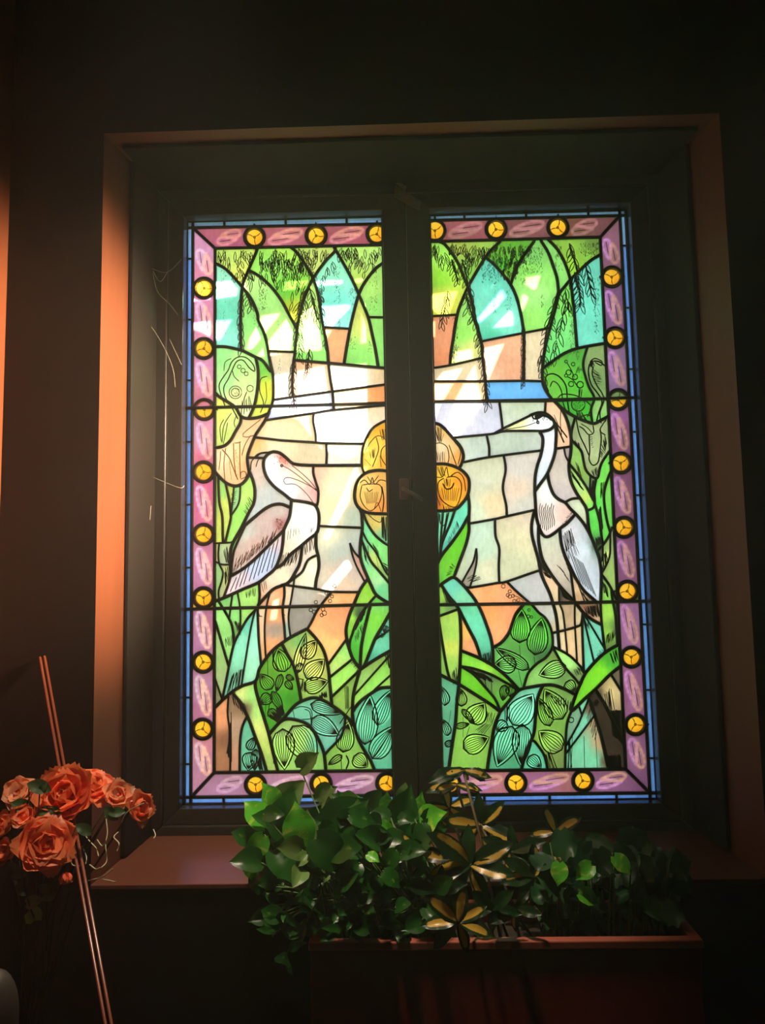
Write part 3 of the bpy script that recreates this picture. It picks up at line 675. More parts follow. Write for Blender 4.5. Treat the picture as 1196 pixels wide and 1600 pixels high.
PAINT = r'''
# willow
thatch(341, 390, 398, 402, 20); thatch(355, 400, 398, 428, 14, 13); thatch(405, 388, 474, 410, 52, 17); thatch(405, 405, 478, 440, 44, 16); thatch(462, 388, 520, 404, 26, 16); thatch(478, 400, 502, 425, 12, 15)
thatch(528, 386, 597, 400, 34, 15); thatch(545, 400, 590, 425, 18, 13); thatch(455, 440, 483, 485, 26, 15); thatch(470, 455, 482, 490, 6, 14); thatch(500, 405, 520, 425, 6, 15); thatch(375, 400, 395, 440, 10, 14)
willow([(377, 462), (376, 500), (377, 545)], 18, 14, 4, .35, 1.0); willow([(385, 455), (390, 470), (394, 480)], 8, 14, 4, .5)
willow([(459, 562), (457, 595), (460, 632)], 22, 14, 3.4, .4); willow([(468, 470), (466, 500), (468, 555)], 22, 16, 4, .5, .9, 'line', False); willow([(484, 450), (492, 480), (496, 500)], 12, 15, 4, .45); willow([(484, 545), (482, 560), (480, 578)], 10, 15, 3.4, .35)
willow([(500, 450), (504, 485), (508, 540)], 14, 12, 3, .35, .8, 'line', False); willow([(505, 430), (502, 460), (504, 490)], 10, 12, 3, .4, .8, 'line', False)
stipple(345, 420, 362, 455, 30); stipple(349, 460, 353, 525, 18); stipple(405, 450, 418, 485, 70); stipple(522, 415, 532, 470, 60); stipple(526, 470, 532, 515, 26); stipple(545, 450, 558, 478, 40); stipple(545, 525, 556, 545, 22); stipple(433, 500, 438, 552, 22); stipple(578, 430, 590, 490, 36); stipple(575, 530, 580, 550, 12); stipple(395, 480, 405, 510, 24); stipple(436, 556, 439, 585, 10); stipple(440, 420, 450, 455, 40)
thatch(675, 380, 690, 395, 10, 17, 4.5); thatch(700, 380, 765, 392, 34, 15); thatch(712, 395, 750, 420, 18, 14); thatch(690, 392, 705, 410, 8, 17, 4.5); willow([(706, 405), (712, 425), (716, 440)], 10, 14); willow([(722, 405), (728, 425), (732, 446)], 9, 16)
thatch(770, 383, 830, 410, 70, 9, 2.4); thatch(785, 405, 810, 430, 40, 9, 2.4); stipple(765, 380, 832, 425, 110, 4); stipple(820, 385, 850, 425, 110, 3); stipple(815, 405, 822, 440, 16, 5); stipple(868, 380, 878, 420, 30, 4); stipple(905, 378, 936, 400, 90, 3); stipple(846, 455, 850, 480, 16)
willow([(735, 450), (738, 480), (750, 530)], 18, 15, 3.8, .4); willow([(750, 525), (757, 580), (762, 632)], 26, 13, 3.4, .45); willow([(700, 455), (695, 480), (690, 505)], 12, 17, 4, .35, .9, 'line', False); willow([(728, 455), (734, 480), (742, 505)], 9, 15, 4); stipple(708, 495, 716, 560, 60, 4); stipple(706, 540, 711, 565, 24, 4)
willow([(818, 510), (818, 550), (818, 600)], 36, 9, 2.4, .4, .8); stipple(790, 440, 800, 500, 34); stipple(752, 410, 780, 440, 90, 3); stipple(772, 440, 776, 490, 30)
willow([(890, 380), (898, 405), (905, 430)], 12, 18, 4.5, .5, 1.0); willow([(898, 425), (905, 450), (908, 475)], 16, 20, 5, .5, 1.0); willow([(915, 410), (920, 435), (925, 460)], 12, 18, 4.5, .4, 1.0); stipple(928, 430, 938, 490, 60, 3); stipple(930, 490, 935, 520, 20, 3)
willow([(872, 455), (862, 490), (852, 530), (848, 590)], 22, 16, 4.2, .55, 1.0); willow([(885, 450), (880, 490), (865, 550)], 16, 20, 5, .3, 1.0, 'line', False); willow([(888, 470), (890, 495)], 6, 18, 4, .3, 1.0); stipple(891, 475, 900, 550, 60, 4); willow([(846, 555), (842, 580)], 8, 14, 3.4, .3)
stipple(901, 545, 905, 560, 12, 3); leaf_outline(855, 560, 1.4, 16, 5); leaf_outline(868, 558, 1.7, 16, 5)
# left pitcher plant
st([(352, 635), (344, 612), (343, 600), (350, 588), (357, 578), (362, 566), (372, 558), (385, 559), (396, 570), (398, 580), (390, 575), (380, 563), (370, 565), (363, 578), (357, 592), (350, 605), (352, 620), (362, 636), (372, 655)], 1.5)
st([(362, 560), (352, 566), (350, 580)], 1.0); st([(363, 578), (366, 588), (374, 596)], 1.1); circ(374, 573, 3); circ(380, 579, 3.4); circ(385, 584, 3); circ(368, 613, 10); circ(368, 613, 6.5); circ(391, 607, 5); stipple(362, 606, 374, 620, 26, 1.5); hatch((378, 625), (392, 618), (376, 650), (395, 640), 5); st([(386, 612), (382, 622), (378, 640)], 1.2)
st([(418, 588), (408, 592), (406, 610), (412, 630), (407, 645)], 1.3); st([(415, 596), (417, 620), (413, 634)], .9); st([(350, 655), (344, 668), (346, 690)], 1.1); st([(362, 645), (350, 665), (347, 692)], 1.1); st([(356, 660), (352, 680), (349, 694)], 1.0); st([(370, 648), (366, 660), (368, 668)], 1.0)
# left trumpet
st([(365, 692), (366, 720), (369, 745)], 1.2, 'rust'); st([(375, 690), (375, 720), (376, 748)], 1.2, 'rust'); st([(347, 702), (358, 715), (364, 730), (372, 750)], 1.3, 'rust'); st([(353, 700), (350, 725), (352, 754)], 1.1, 'rust'); st([(345, 705), (344, 720), (342, 735)], 1, 'rust'); st([(376, 748), (377, 738), (383, 737), (385, 744), (376, 749)], 1.2, 'rust'); st([(398, 680), (385, 683), (380, 678), (408, 655)], 1.1, 'rust'); st([(378, 712), (383, 695), (392, 680)], 1.1, 'rust'); st([(366, 692), (372, 692), (377, 690)], 1.2, 'rust'); stipple(367, 700, 374, 745, 34, 1.2, .9, 'rust'); st([(358, 720), (362, 750)], 1, 'rust')
# leaves below, hatching
hatch((360, 790), (362, 770), (368, 790), (370, 765), 10, .8); hatch((380, 800), (390, 775), (384, 806), (396, 785), 8, 1)
hatch((348, 862), (356, 852), (352, 878), (359, 880), 6, .9); hatch((350, 895), (355, 885), (352, 915), (358, 905), 7, 1)
hatch((353, 1086), (379, 1070), (362, 1055), (380, 1044), 18, .8); hatch((350, 1000), (362, 992), (352, 1012), (364, 1008), 8, .8); hatch((364, 970), (374, 975), (372, 985), (376, 992), 8, .9); hatch((384, 925), (400, 918), (383, 934), (400, 932), 8, .9)
hatch((358, 1152), (361, 1110), (354, 1178), (362, 1190), 8, 1); hatch((362, 1085), (382, 1100), (366, 1100), (386, 1120), 14, 1)
# left heron
circ(440.5, 727.5, 1.6, 1.6); st([(441, 727), (455, 735), (475, 750), (496, 768)], 1.0, 'rust'); st([(456, 727), (470, 738), (485, 752), (496, 766)], 1.0, 'rust'); st([(490, 786), (478, 770), (462, 757), (446, 756), (444, 749), (450, 746), (465, 750), (482, 758), (496, 766)], 1.0, 'rust'); stipple(428, 712, 450, 724, 24, 2, 1.2, 'rust')
st([(392, 735), (393, 722), (400, 713)], 1.6); st([(400, 730), (403, 720), (408, 714)], 1.3); st([(396, 716), (404, 709), (416, 707)], 1.5)
for q in range(40): a = rnd.uniform(0, 6.28); r_ = math.sqrt(rnd.random()); x_, y_ = 437 + 5.5 * r_ * math.cos(a) + 3 * r_ * math.sin(a), 819 + 11 * r_ * math.sin(a); STROKES.append(('rust', [(x_, y_), (x_ + 1.6, y_ + 1.6)], 1.3))
hatch((364, 893), (430, 838), (370, 874), (436, 824), 26, .9, 'rust', 2.5); hatch((364, 897), (428, 842), (368, 884), (432, 832), 20, .8)
hatch((366, 904), (440, 838), (356, 928), (428, 886), 10, 1.1, 'line', 1); hatch((441, 868), (470, 853), (436, 890), (462, 880), 11, .9, 'rust', 2); hatch((452, 868), (466, 860), (448, 885), (462, 876), 7, 1.0); hatch((474, 850), (492, 838), (474, 868), (492, 858), 9, .9, 'rust', 2); hatch((446, 828), (492, 822), (448, 842), (490, 832), 9, .7, 'rust', 3)
hatch((404, 912), (418, 905), (406, 930), (420, 920), 4, .8, 'rust')
st([(404, 957), (406, 963), (410, 963)], 1.6); st([(443, 958), (446, 962)], 1.4); st([(415, 952), (413, 990)], .9)
# left iris
st([(570, 706), (580, 690), (590, 681), (600, 684), (604, 690)], 1.1, 'rust'); st([(588, 683), (592, 700), (588, 715), (582, 730)], 1.2, 'rust'); st([(604, 695), (597, 702), (596, 715), (604, 728)], 1.2, 'rust'); st([(594, 712), (596, 730)], 1.6, 'rust'); st([(570, 717), (580, 728)], 1.0, 'rust'); hatch((594, 672), (603, 668), (598, 688), (604, 684), 7, .9, 'rust'); hatch((577, 705), (586, 700), (578, 716), (586, 716), 6, .7, 'rust')
st([(566, 758), (563, 775), (569, 790), (580, 798), (592, 787), (597, 770), (594, 758), (580, 756), (566, 758)], 1.2, 'rust'); hatch((568, 768), (593, 768), (573, 788), (588, 786), 9, .7, 'rust', .5); st([(562, 755), (570, 750), (578, 757), (582, 746), (586, 757), (594, 750), (604, 752)], 1.2, 'rust'); st([(574, 744), (582, 754), (592, 743)], 1.0, 'rust'); st([(597, 760), (600, 780), (598, 800)], 1.6, 'rust'); st([(585, 795), (590, 785), (596, 800)], 1.0, 'rust'); st([(573, 762), (577, 768), (583, 764)], 1.4, 'rust')
st([(575, 803), (585, 812), (595, 816), (597, 806)], 1.1); hatch((596, 810), (604, 806), (598, 842), (606, 846), 4, 1.6); hatch((567, 850), (571, 870), (571, 866), (575, 885), 8, .8); hatch((582, 848), (588, 860), (590, 862), (592, 868), 6, .9); st([(575, 852), (577, 872)], 1.6); st([(588, 870), (592, 888)], 1.0); hatch((598, 880), (603, 886), (606, 884), (608, 900), 5, 1.4)
# berries
for x_, y_, r_ in ((523, 916, 2.6), (510, 927, 2.4), (519, 932, 2.4), (516, 939, 2.6), (494, 941, 2.6), (486, 953, 2.8), (491, 956, 2.8), (505, 952, 3), (507, 958, 3.6), (503, 961, 2.6)): circ(x_, y_, r_, 1.0)
for x_, y_, r_ in ((787, 916, 3), (797, 924, 2.4), (794, 930, 2.6), (797, 932, 2.8), (802, 931, 2.4), (804, 939, 2.4), (810, 938, 2.4), (827, 953, 2), (826, 963, 2.4), (831, 964, 2)): circ(x_, y_, r_, 1.0)
st([(802, 930), (812, 934), (820, 940)], .9); st([(806, 938), (820, 941)], .9)
# blades, left
hatch((553, 995), (568, 972), (557, 1003), (570, 985), 10, .9); hatch((552, 990), (572, 955), (556, 975), (574, 945), 14, 2.2); hatch((600, 1022), (611, 1020), (604, 1035), (612, 1050), 10, .9); hatch((548, 1036), (556, 1048), (556, 1030), (562, 1042), 8, 1); hatch((540, 1072), (545, 1072), (540, 1108), (546, 1108), 6, .8); hatch((592, 995), (604, 975), (598, 998), (608, 982), 10, 1.6)
# broad leaves, left
hosta(485, 1100, 535, 1115, 18); hosta(486, 1123, 531, 1149, 25, 9); hosta(457, 1134, 493, 1194, 40, 11); hosta(442, 1138, 445, 1203, 30, 9); hosta(536, 1176, 545, 1127, 24, 9); hosta(553, 1181, 575, 1198, 21, 8); hosta(535, 1180, 513, 1195, 9, 4); hosta(570, 1164, 579, 1085, 30, 9); hosta(590, 1134, 611, 1078, 26, 8); hosta(582, 1186, 615, 1134, 28, 8); st([(582, 1186), (600, 1160), (613, 1138)], 1.4)
st([(457, 1106), (461, 1124)], 1.6); st([(460, 1108), (470, 1104), (485, 1108), (487, 1122), (472, 1124)], 1.2); st([(486, 1124), (484, 1112), (476, 1108)], 1.2); st([(531, 1131), (545, 1110), (552, 1100)], 1.4); st([(533, 1180), (534, 1202)], 2); st([(541, 1180), (545, 1190), (541, 1202)], 2)
hosta(425, 1077, 407, 1053, 18, 7); hosta(445, 1050, 434, 1013, 25, 7); hosta(440, 1053, 432, 1081, 9, 4); hosta(425, 1080, 442, 1112, 12, 5); hosta(447, 1064, 457, 1078, 9, 4); hosta(424, 1086, 406, 1100, 16, 7); st([(423, 1090), (418, 1120)], 2); st([(416, 1088), (415, 1120)], 1.2); hosta(420, 1108, 436, 1126, 12, 5); hosta(447, 1056, 460, 1062, 7, 4); st([(429, 1012), (427, 1028), (436, 1050)], 1.8); st([(418, 1028), (419, 1058)], 1.6)
hatch((420, 1118), (440, 1100), (436, 1130), (446, 1112), 14, 2.2)
hosta(473, 1029, 495, 1000, 20, 7); hosta(463, 1054, 478, 989, 15, 5); hosta(478, 1060, 507, 1030, 25, 8); hosta(475, 1076, 513, 1064, 22, 8); st([(475, 1062), (466, 1060)], 2.5); hosta(472, 1036, 462, 1052, 8, 4); hatch((470, 1078), (478, 1082), (472, 1062), (478, 1066), 8, .9); hatch((496, 1088), (510, 1078), (500, 1092), (512, 1090), 8, 2)
hosta(388, 1172, 398, 1152, 12, 5); hosta(392, 1175, 388, 1204, 20, 8); hosta(400, 1170, 398, 1204, 12, 6); hatch((402, 1190), (406, 1180), (405, 1204), (412, 1204), 6, 2); hatch((428, 1180), (432, 1195), (426, 1190), (434, 1203), 6, .9)
# right heron
st([(836, 652), (846, 648.6), (856, 650.2), (863, 655)], 4.5); stipple(832, 648, 862, 656, 20, 3, 1.6); circ(841, 660, 1.7, 1.8); st([(838, 660), (820, 666), (790, 671)], 1.0); st([(832, 648), (834, 654), (841, 654), (848, 650)], 2.2)
st([(868, 659), (875, 676), (882, 692)], 2.0); st([(868, 659), (878, 672), (887, 684)], 1.8); st([(877, 640), (876, 660), (878, 680)], 1.1); st([(866, 648), (872, 662)], 1.6)
for i in range(8):
    x_ = 843 + i * 3; st([(x_ + 2, 786 + (i % 3) * 3), (x_, 800), (x_ + 3, 815), (x_ + 2, 830 - abs(i - 3) * 2)], 1.0)
for q in range(60): t_ = rnd.random(); x_, y_ = 877 + 18 * t_ + rnd.uniform(-2, 3), 822 - 22 * t_ + rnd.uniform(-4, 6); STROKES.append(('line', [(x_, y_), (x_ + 1.8, y_ + rnd.uniform(-1.5, 1.5))], 1.2))
hatch((879, 836), (893, 825), (886, 862), (900, 850), 14, .8); hatch((884, 858), (900, 850), (888, 874), (906, 866), 8, .7); hatch((889, 862), (912, 880), (906, 908), (934, 934), 7, 1.0, 'line', .5); hatch((880, 862), (886, 885), (884, 872), (892, 897), 10, .9); hatch((870, 880), (888, 905), (878, 890), (892, 912), 8, .8); hatch((841, 838), (842, 850), (843, 850), (845, 862), 6, 1.4); hatch((846, 880), (852, 900), (856, 888), (862, 905), 10, 2); hatch((876, 918), (882, 935), (892, 932), (898, 940), 12, 1.8); hatch((913, 948), (935, 945), (918, 960), (938, 965), 18, 1.2); hatch((905, 915), (915, 935), (912, 940), (925, 942), 8, 1)
# right pitcher plant
st([(946, 572), (936, 565), (924, 566), (920, 580), (924, 600), (934, 614), (941, 628), (936, 645), (932, 662)], 2.0); st([(928, 572), (926, 585), (933, 602), (941, 614), (944, 626), (938, 645), (940, 662)], 1.8); st([(922, 566), (930, 560), (941, 565), (940, 571), (930, 566)], 1.6); hatch((921, 567), (927, 562), (923, 576), (929, 572), 7, 1.2); hatch((926, 575), (930, 600), (938, 585), (940, 600), 10, .8)
st([(858, 612), (853, 600), (854, 588), (864, 584), (876, 590), (885, 604), (887, 625), (890, 645)], 1.9); st([(860, 605), (864, 596), (872, 600), (878, 612), (880, 628), (886, 645)], 1.5); circ(885, 565, 2.2, 1.2); circ(896, 569, 2.8, 1.2); circ(889, 582, 4, 1.4); circ(885, 587, 2.4, 1.2); circ(899, 589, 4, 1.4); circ(893, 600, 4, 1.4); circ(907, 601, 5, 1.6); st([(886, 566), (893, 578), (898, 590)], 1.2); st([(886, 588), (896, 594), (904, 606)], 1.4); circ(904, 632, 10.5, 1.6); stipple(896, 624, 912, 640, 60, 1.6, 1.2); hatch((899, 643), (910, 642), (903, 655), (918, 658), 6, 1.4); st([(872, 622), (880, 616), (900, 618), (915, 626), (924, 636), (918, 652)], 1.6); hatch((905, 608), (911, 608), (904, 620), (909, 620), 4, 1.3); hatch((900, 585), (912, 580), (904, 572), (910, 575), 5, .9); st([(898, 655), (918, 648), (924, 652)], 1.6)
# dragon-like pitcher, right
st([(901, 655), (904, 672), (908, 684), (914, 696), (921, 712)], 1.8); st([(921, 679), (922, 705), (921, 718), (927, 727), (935, 722), (938, 705), (940, 685), (938, 670)], 1.8); st([(905, 666), (912, 670), (920, 679), (928, 676), (927, 664)], 1.6); st([(908, 662), (918, 668), (926, 677)], 1.2); hatch((923, 682), (925, 700), (927, 682), (928, 700), 6, 1); hatch((936, 712), (946, 680), (942, 715), (950, 695), 12, 1.2); hatch((897, 688), (904, 692), (908, 704), (912, 716), 8, .9); hatch((924, 734), (934, 730), (928, 745), (936, 742), 8, 1); st([(948, 655), (938, 672), (947, 680)], 1.6)
hatch((892, 735), (896, 745), (905, 755), (912, 768), 12, .8); hatch((926, 752), (931, 750), (924, 778), (930, 780), 6, 1.6); hatch((935, 800), (940, 790), (938, 830), (944, 825), 8, 1.4); hatch((900, 720), (906, 730), (905, 745), (912, 758), 6, .7); hatch((930, 840), (940, 838), (934, 856), (941, 850), 8, 1.4); hatch((941, 870), (948, 860), (942, 892), (950, 878), 9, 1.2); hatch((940, 905), (948, 915), (944, 925), (952, 935), 8, .9); hatch((938, 755), (946, 752), (937, 780), (945, 775), 7, .8)
hatch((947, 1005), (960, 1000), (948, 992), (962, 985), 12, .9); hatch((952, 1022), (966, 1012), (958, 1038), (968, 1030), 9, 1.1); hatch((902, 1056), (914, 1052), (896, 1046), (908, 1040), 9, .9); hatch((932, 1025), (940, 1012), (938, 1028), (944, 1020), 7, .8); hatch((913, 968), (920, 975), (918, 980), (922, 984), 6, .9)
# right iris
st([(677, 695), (688, 692), (699, 699), (702, 715), (700, 724)], 1.2, 'rust'); hatch((678, 704), (696, 706), (680, 722), (696, 722), 8, .7, 'rust'); st([(682, 690), (680, 678), (676, 668)], 1, 'rust'); hatch((678, 668), (692, 666), (684, 690), (690, 690), 7, .9, 'rust'); st([(702, 695), (708, 712), (714, 728)], 1.2, 'rust'); st([(710, 690), (720, 705), (716, 726)], 1.1, 'rust'); st([(694, 678), (690, 690)], 1, 'rust')
st([(694, 747), (685, 755), (687, 775), (697, 787), (712, 792), (720, 775), (721, 755), (712, 745), (698, 746)], 1.4, 'rust'); hatch((689, 762), (719, 762), (694, 782), (714, 784), 9, .8, 'rust', .5); st([(692, 755), (698, 764), (706, 762), (710, 754)], 2, 'rust'); hatch((694, 748), (706, 748), (696, 760), (705, 760), 7, .8, 'rust'); st([(680, 745), (692, 745), (698, 730), (702, 745), (712, 738)], 1.2, 'rust'); hatch((682, 730), (694, 728), (690, 744), (697, 744), 6, .9, 'rust'); st([(704, 744), (716, 738), (725, 748), (728, 768)], 1.2, 'rust'); hatch((690, 788), (704, 792), (692, 797), (704, 797), 5, 1, 'rust'); st([(680, 758), (684, 778), (688, 790)], 1.2, 'rust')
hatch((684, 800), (704, 800), (684, 860), (690, 865), 5, 1.6); st([(688, 803), (688, 815), (692, 822), (698, 815), (699, 803)], 1.4); hatch((698, 845), (716, 812), (702, 850), (718, 822), 14, .8); hatch((697, 900), (706, 880), (704, 898), (712, 884), 10, .9)
hatch((692, 920), (700, 930), (698, 945), (710, 948), 10, 1); hatch((706, 1050), (718, 1040), (708, 1070), (717, 1066), 8, .9); hatch((754, 1022), (768, 1018), (756, 1036), (768, 1040), 10, 1.1); hatch((735, 1046), (760, 1056), (748, 1058), (772, 1066), 12, 2.4); st([(757, 1052), (760, 1075)], 2.2); st([(768, 1056), (769, 1085)], 1.6); hatch((755, 905), (740, 896), (735, 912), (728, 905), 6, .9)
# broad leaves, right
hosta(812, 1005, 816, 951, 27, 9); hosta(836, 1024, 847, 965, 28, 9); hosta(808, 1038, 773, 1038, 24, 8); hosta(828, 1046, 774, 1012, 17, 7); hosta(885, 1040, 842, 1055, 24, 8); hosta(884, 1066, 900, 1080, 17, 7); hosta(880, 1124, 851, 1076, 30, 9); hosta(879, 1172, 842, 1142, 30, 8); hosta(860, 1135, 842, 1090, 18, 7); hosta(801, 1133, 834, 1084, 36, 9); hosta(801, 1134, 777, 1199, 34, 9); hosta(817, 1131, 814, 1198, 26, 9); hosta(722, 1104, 720, 1076, 15, 7); hosta(735, 1130, 758, 1098, 28, 8); hosta(724, 1170, 765, 1152, 27, 9); hosta(695, 1103, 690, 1073, 17, 7); hosta(700, 1150, 692, 1124, 14, 6); hosta(826, 1182, 846, 1200, 18, 7); hosta(722, 1108, 742, 1130, 8, 4); hosta(712, 1136, 734, 1131, 8, 4); hosta(792, 1128, 776, 1142, 16, 6); hosta(696, 1165, 708, 1158, 8, 4); hosta(790, 1070, 786, 1095, 12, 6); hosta(797, 1072, 800, 1090, 12, 6)
st([(728, 1155), (734, 1135)], 1.4); st([(724, 1152), (724, 1120)], 1.2); st([(812, 1008), (814, 1030)], 1.4); st([(835, 1026), (836, 1040)], 1.4); st([(810, 1045), (816, 1072)], 1.3); st([(705, 1110), (700, 1140)], 1.1); hatch((760, 1112), (776, 1116), (758, 1125), (770, 1132), 7, .9); hatch((758, 1128), (770, 1132), (742, 1142), (756, 1148), 6, .8); hatch((788, 1105), (796, 1100), (790, 1128), (796, 1128), 6, .9); hatch((852, 1180), (860, 1170), (856, 1202), (872, 1202), 9, 1); st([(895, 1150), (893, 1200)], 1.6); st([(913, 1150), (914, 1200)], 1.6); st([(930, 1130), (934, 1200)], 1.4); hatch((888, 1160), (892, 1150), (886, 1200), (894, 1200), 5, 1); circ(893, 1125, 4, 1.4); hatch((860, 1085), (895, 1095), (866, 1100), (890, 1110), 9, 1.2)
hatch((915, 1120), (930, 1160), (922, 1100), (936, 1135), 8, .8); hatch((948, 1180), (970, 1180), (950, 1202), (972, 1202), 14, 2); hatch((956, 1110), (970, 1110), (958, 1150), (974, 1160), 14, 2.2); hatch((944, 1085), (955, 1075), (950, 1115), (960, 1110), 9, .9); hatch((922, 1098), (934, 1092), (926, 1108), (938, 1100), 9, 1.6)
'''
# ------------------------------------------------------------------ the two leaded casements
CAS = {}
def casement(side, label, x0, x1, ix0, ix1):
    root = empty('stained_glass_casement', ((x0 + x1) / 2, 0, bz0 + FW)); tag(root, label, 'stained glass window')
    for nm, m in zip(('rail', 'stile', 'rail', 'stile'), frame_ring(None, x0, x1, bz0 + FW + .0005 - .004, bz1 - FW - .0005, ix0, ix1, gz0, gz1, -0.032, 0.03)):
        m.build(nm, M_FRAME, root, bevel=0.002)
    CAS[side] = root; return root
mid = (mx0 + mx1) / 2
casement('L', 'left stained glass casement with a hunched white heron resting its head on its breast', bx0 + FW + .0005, mid - .0008, gx0, mx0)
casement('R', 'right stained glass casement with a slender grey heron standing upright, yellow beak level', mid + .0008, bx1 - FW - .0005, mx1, gx1)
b = MB(); b.box((mid - .018, .0302, bz0 + FW - .003), (mid + .018, .040, bz1 - FW - .001)); b.build('astragal', M_FRAME, CAS['L'], bevel=.002)
def build_lines(txt, rounds, vert, lim):
    L = [(w_ * 1.18, p_) for w_, p_ in parse(txt)]
    for c in rounds:
        r = ring(c)[:-1]; q = [abs(lim(p[1], p[0]) - p[0]) < 1.5 for p in r]         # roundels at the meeting stile are cut off by it
        if all(q): r = r + r[:1]
        else:
            k0 = next(k for k in range(len(r)) if q[k] and not q[k - 1]); r = [p for p, keep in ((r[(k0 + k) % len(r)], q[(k0 + k) % len(r)]) for k in range(len(r))) if keep]
        L.append((6.2, r))
        if vert(c): L += [(4, [(c[0] - 20, c[1]), (c[0] - 15.6, c[1])]), (4, [(c[0] + 15.6, c[1]), (c[0] + 20, c[1])])]
        else: L += [(4, [(c[0], c[1] - 20), (c[0], c[1] - 15.6)]), (4, [(c[0], c[1] + 15.6), (c[0], c[1] + 20)])]
    return snap(L)
LIM_L = lambda y, x: min(x, 598 + (y - 338.5) * 18.3 / 915.5)
LIM_R = lambda y, x: max(x, 671 + (y - 336.5) * 21.3 / 917.5)
LINES = {'L': build_lines(LEADS_L, ROUND_L, lambda c: c[0] < 340, LIM_L), 'R': build_lines(LEADS_R, ROUND_R, lambda c: c[0] > 940 and 400 < c[1] < 1180, LIM_R)}
# ------------------------------------------------------------------ brushwork fired on the glass
DROPS = []                                         # light tear drops painted on the border pieces
LEAVES = []
STROKES = []                                        # (material key, [(x, y)...], width px)
def st(pts, w=1.1, k='line', curve=True): STROKES.append((k, spl(pts, not curve, 2.5), w))
def circ(x, y, r, w=1.0, k='line'): STROKES.append((k, [(x + r * math.cos(t * math.pi / 8), y + r * math.sin(t * math.pi / 8)) for t in range(17)], w))
rnd = random.Random(5)
def leaf_outline(x, y, ang, ln, wd, w=0.9, k='line', vein=0):
    ca, sa = math.cos(ang), math.sin(ang)
    T = lambda u, v: (x + ca * u - sa * v, y + sa * u + ca * v)
    for s in (-1, 1): STROKES.append((k, [T(ln * t / 5, s * wd * math.sin(math.pi * t / 5) ** .9 * .5) for t in range(6)], w))
def willow(pts, n, ln=15, wd=3.6, spread=.5, w=.9, k='line', stem=True):
    c = spl(pts, False, 2); ln *= 1.2; n = max(4, int(n * .8))
    for i in range(n):
        p = c[int((len(c) - 1) * (i + rnd.random() * .6) / n) % len(c)]
        s = 1 if i % 2 else -1
        leaf_outline(p[0], p[1], math.pi / 2 + s * spread * rnd.uniform(.5, 1.1), ln * rnd.uniform(.75, 1.15), wd * 1.15, w * 1.15, k)
    if stem: STROKES.append((k, c, 1.9))
def thatch(x0, y0, x1, y1, n, ln=15, wd=3.8, w=.9):
    ln *= 1.25; n = int(n * .75)
    for _ in range(n): leaf_outline(rnd.uniform(x0, x1), rnd.uniform(y0, y1), math.pi / 2 + rnd.uniform(-.45, .45), ln * rnd.uniform(.7, 1.1), wd, w)
def stipple(x0, y0, x1, y1, n, ln=2.2, w=1.0, k='line'):
    for _ in range(n):
        x, y, a = rnd.uniform(x0, x1), rnd.uniform(y0, y1), rnd.uniform(.9, 2.2)
        STROKES.append((k, [(x, y), (x + ln * math.cos(a), y + ln * math.sin(a))], w))
def hatch(a, b, c, d, n, w=1.0, k='line', jit=1.5, bow=0):
    for i in range(n):
        t = (i + .5) / n; p = (a[0] + (b[0] - a[0]) * t + rnd.uniform(-jit, jit), a[1] + (b[1] - a[1]) * t + rnd.uniform(-jit, jit)); q = (c[0] + (d[0] - c[0]) * t + rnd.uniform(-jit, jit), c[1] + (d[1] - c[1]) * t + rnd.uniform(-jit, jit))
        m = ((p[0] + q[0]) / 2 + bow, (p[1] + q[1]) / 2 + bow * .4); STROKES.append((k, spl([p, m, q], False, 3), w))
def hosta(bx, by, tx, ty, wd, n=7, w=1.1, k='line'):
    L = math.hypot(tx - bx, ty - by); ux, uy = (tx - bx) / L, (ty - by) / L
    wd *= 1.15; T = lambda u, v: (bx + ux * u - uy * v, by + uy * u + ux * v)
    if wd > 14: LEAVES.append((T(L * .5, 0), [T(L * t / 8, sg * wd * .5 * math.sin(math.pi * (t / 8) ** .72) ** .85) for sg, rg in ((-1, range(9)), (1, range(7, 0, -1))) for t in rg]))
    for i in range(n):
        s = -1 + 2 * i / (n - 1)
        e = .5 if abs(s) > .99 else .46
        STROKES.append((k, [T(L * t / 8 * (1 if abs(s) > .99 else .93), s * wd * e * math.sin(math.pi * (t / 8) ** .72) ** .85) for t in range(9)], w * (1.7 if abs(s) > .99 else 1.0)))
exec(PAINT)
# border tear drops and roundel veins
def drop(x, y, dx, dy, ln, wd, key):
    """outline of a tear drop lying along (dx, dy), head first"""
    T = lambda u, v: (x + dx * u - dy * v, y + dy * u + dx * v)
    pts = [T(ln, 0)] + [T(ln * (1 - (1 - math.cos(a)) / 2), wd * .62 * math.sin(a) * math.sin(a / 2) ** 1.1) for a in [math.pi * 2 * k / 20 for k in range(1, 20)] if True] + [T(ln, 0)]
    DROPS.append((spl(pts, False, 4), key)); STROKES.append(('line', [T(ln * .12, 0), T(ln * .66, 0)], 1.5))
def border(cs, horiz, keyA, keyB):
    for a, b in zip(cs, cs[1:]):
        L = math.hypot(b[0] - a[0], b[1] - a[1]); dx, dy = (b[0] - a[0]) / L, (b[1] - a[1]) / L
        if L < 55: continue
        nx, ny = -dy, dx
        for s, kk in ((1, keyA), (-1, keyB)):
            o = a if s > 0 else b; ex, ey = dx * s - nx * .13 * s, dy * s - ny * .13 * s; r = math.hypot(ex, ey)
            drop(o[0] + dx * 22 * s + nx * 7 * s, o[1] + dy * 22 * s + ny * 7 * s, ex / r, ey / r, L - 50, 13, kk)
RL = sorted([c for c in ROUND_L if c[0] < 340], key=lambda c: c[1]); RR = sorted([c for c in ROUND_R if c[0] > 940 and 400 < c[1] < 1180], key=lambda c: c[1])
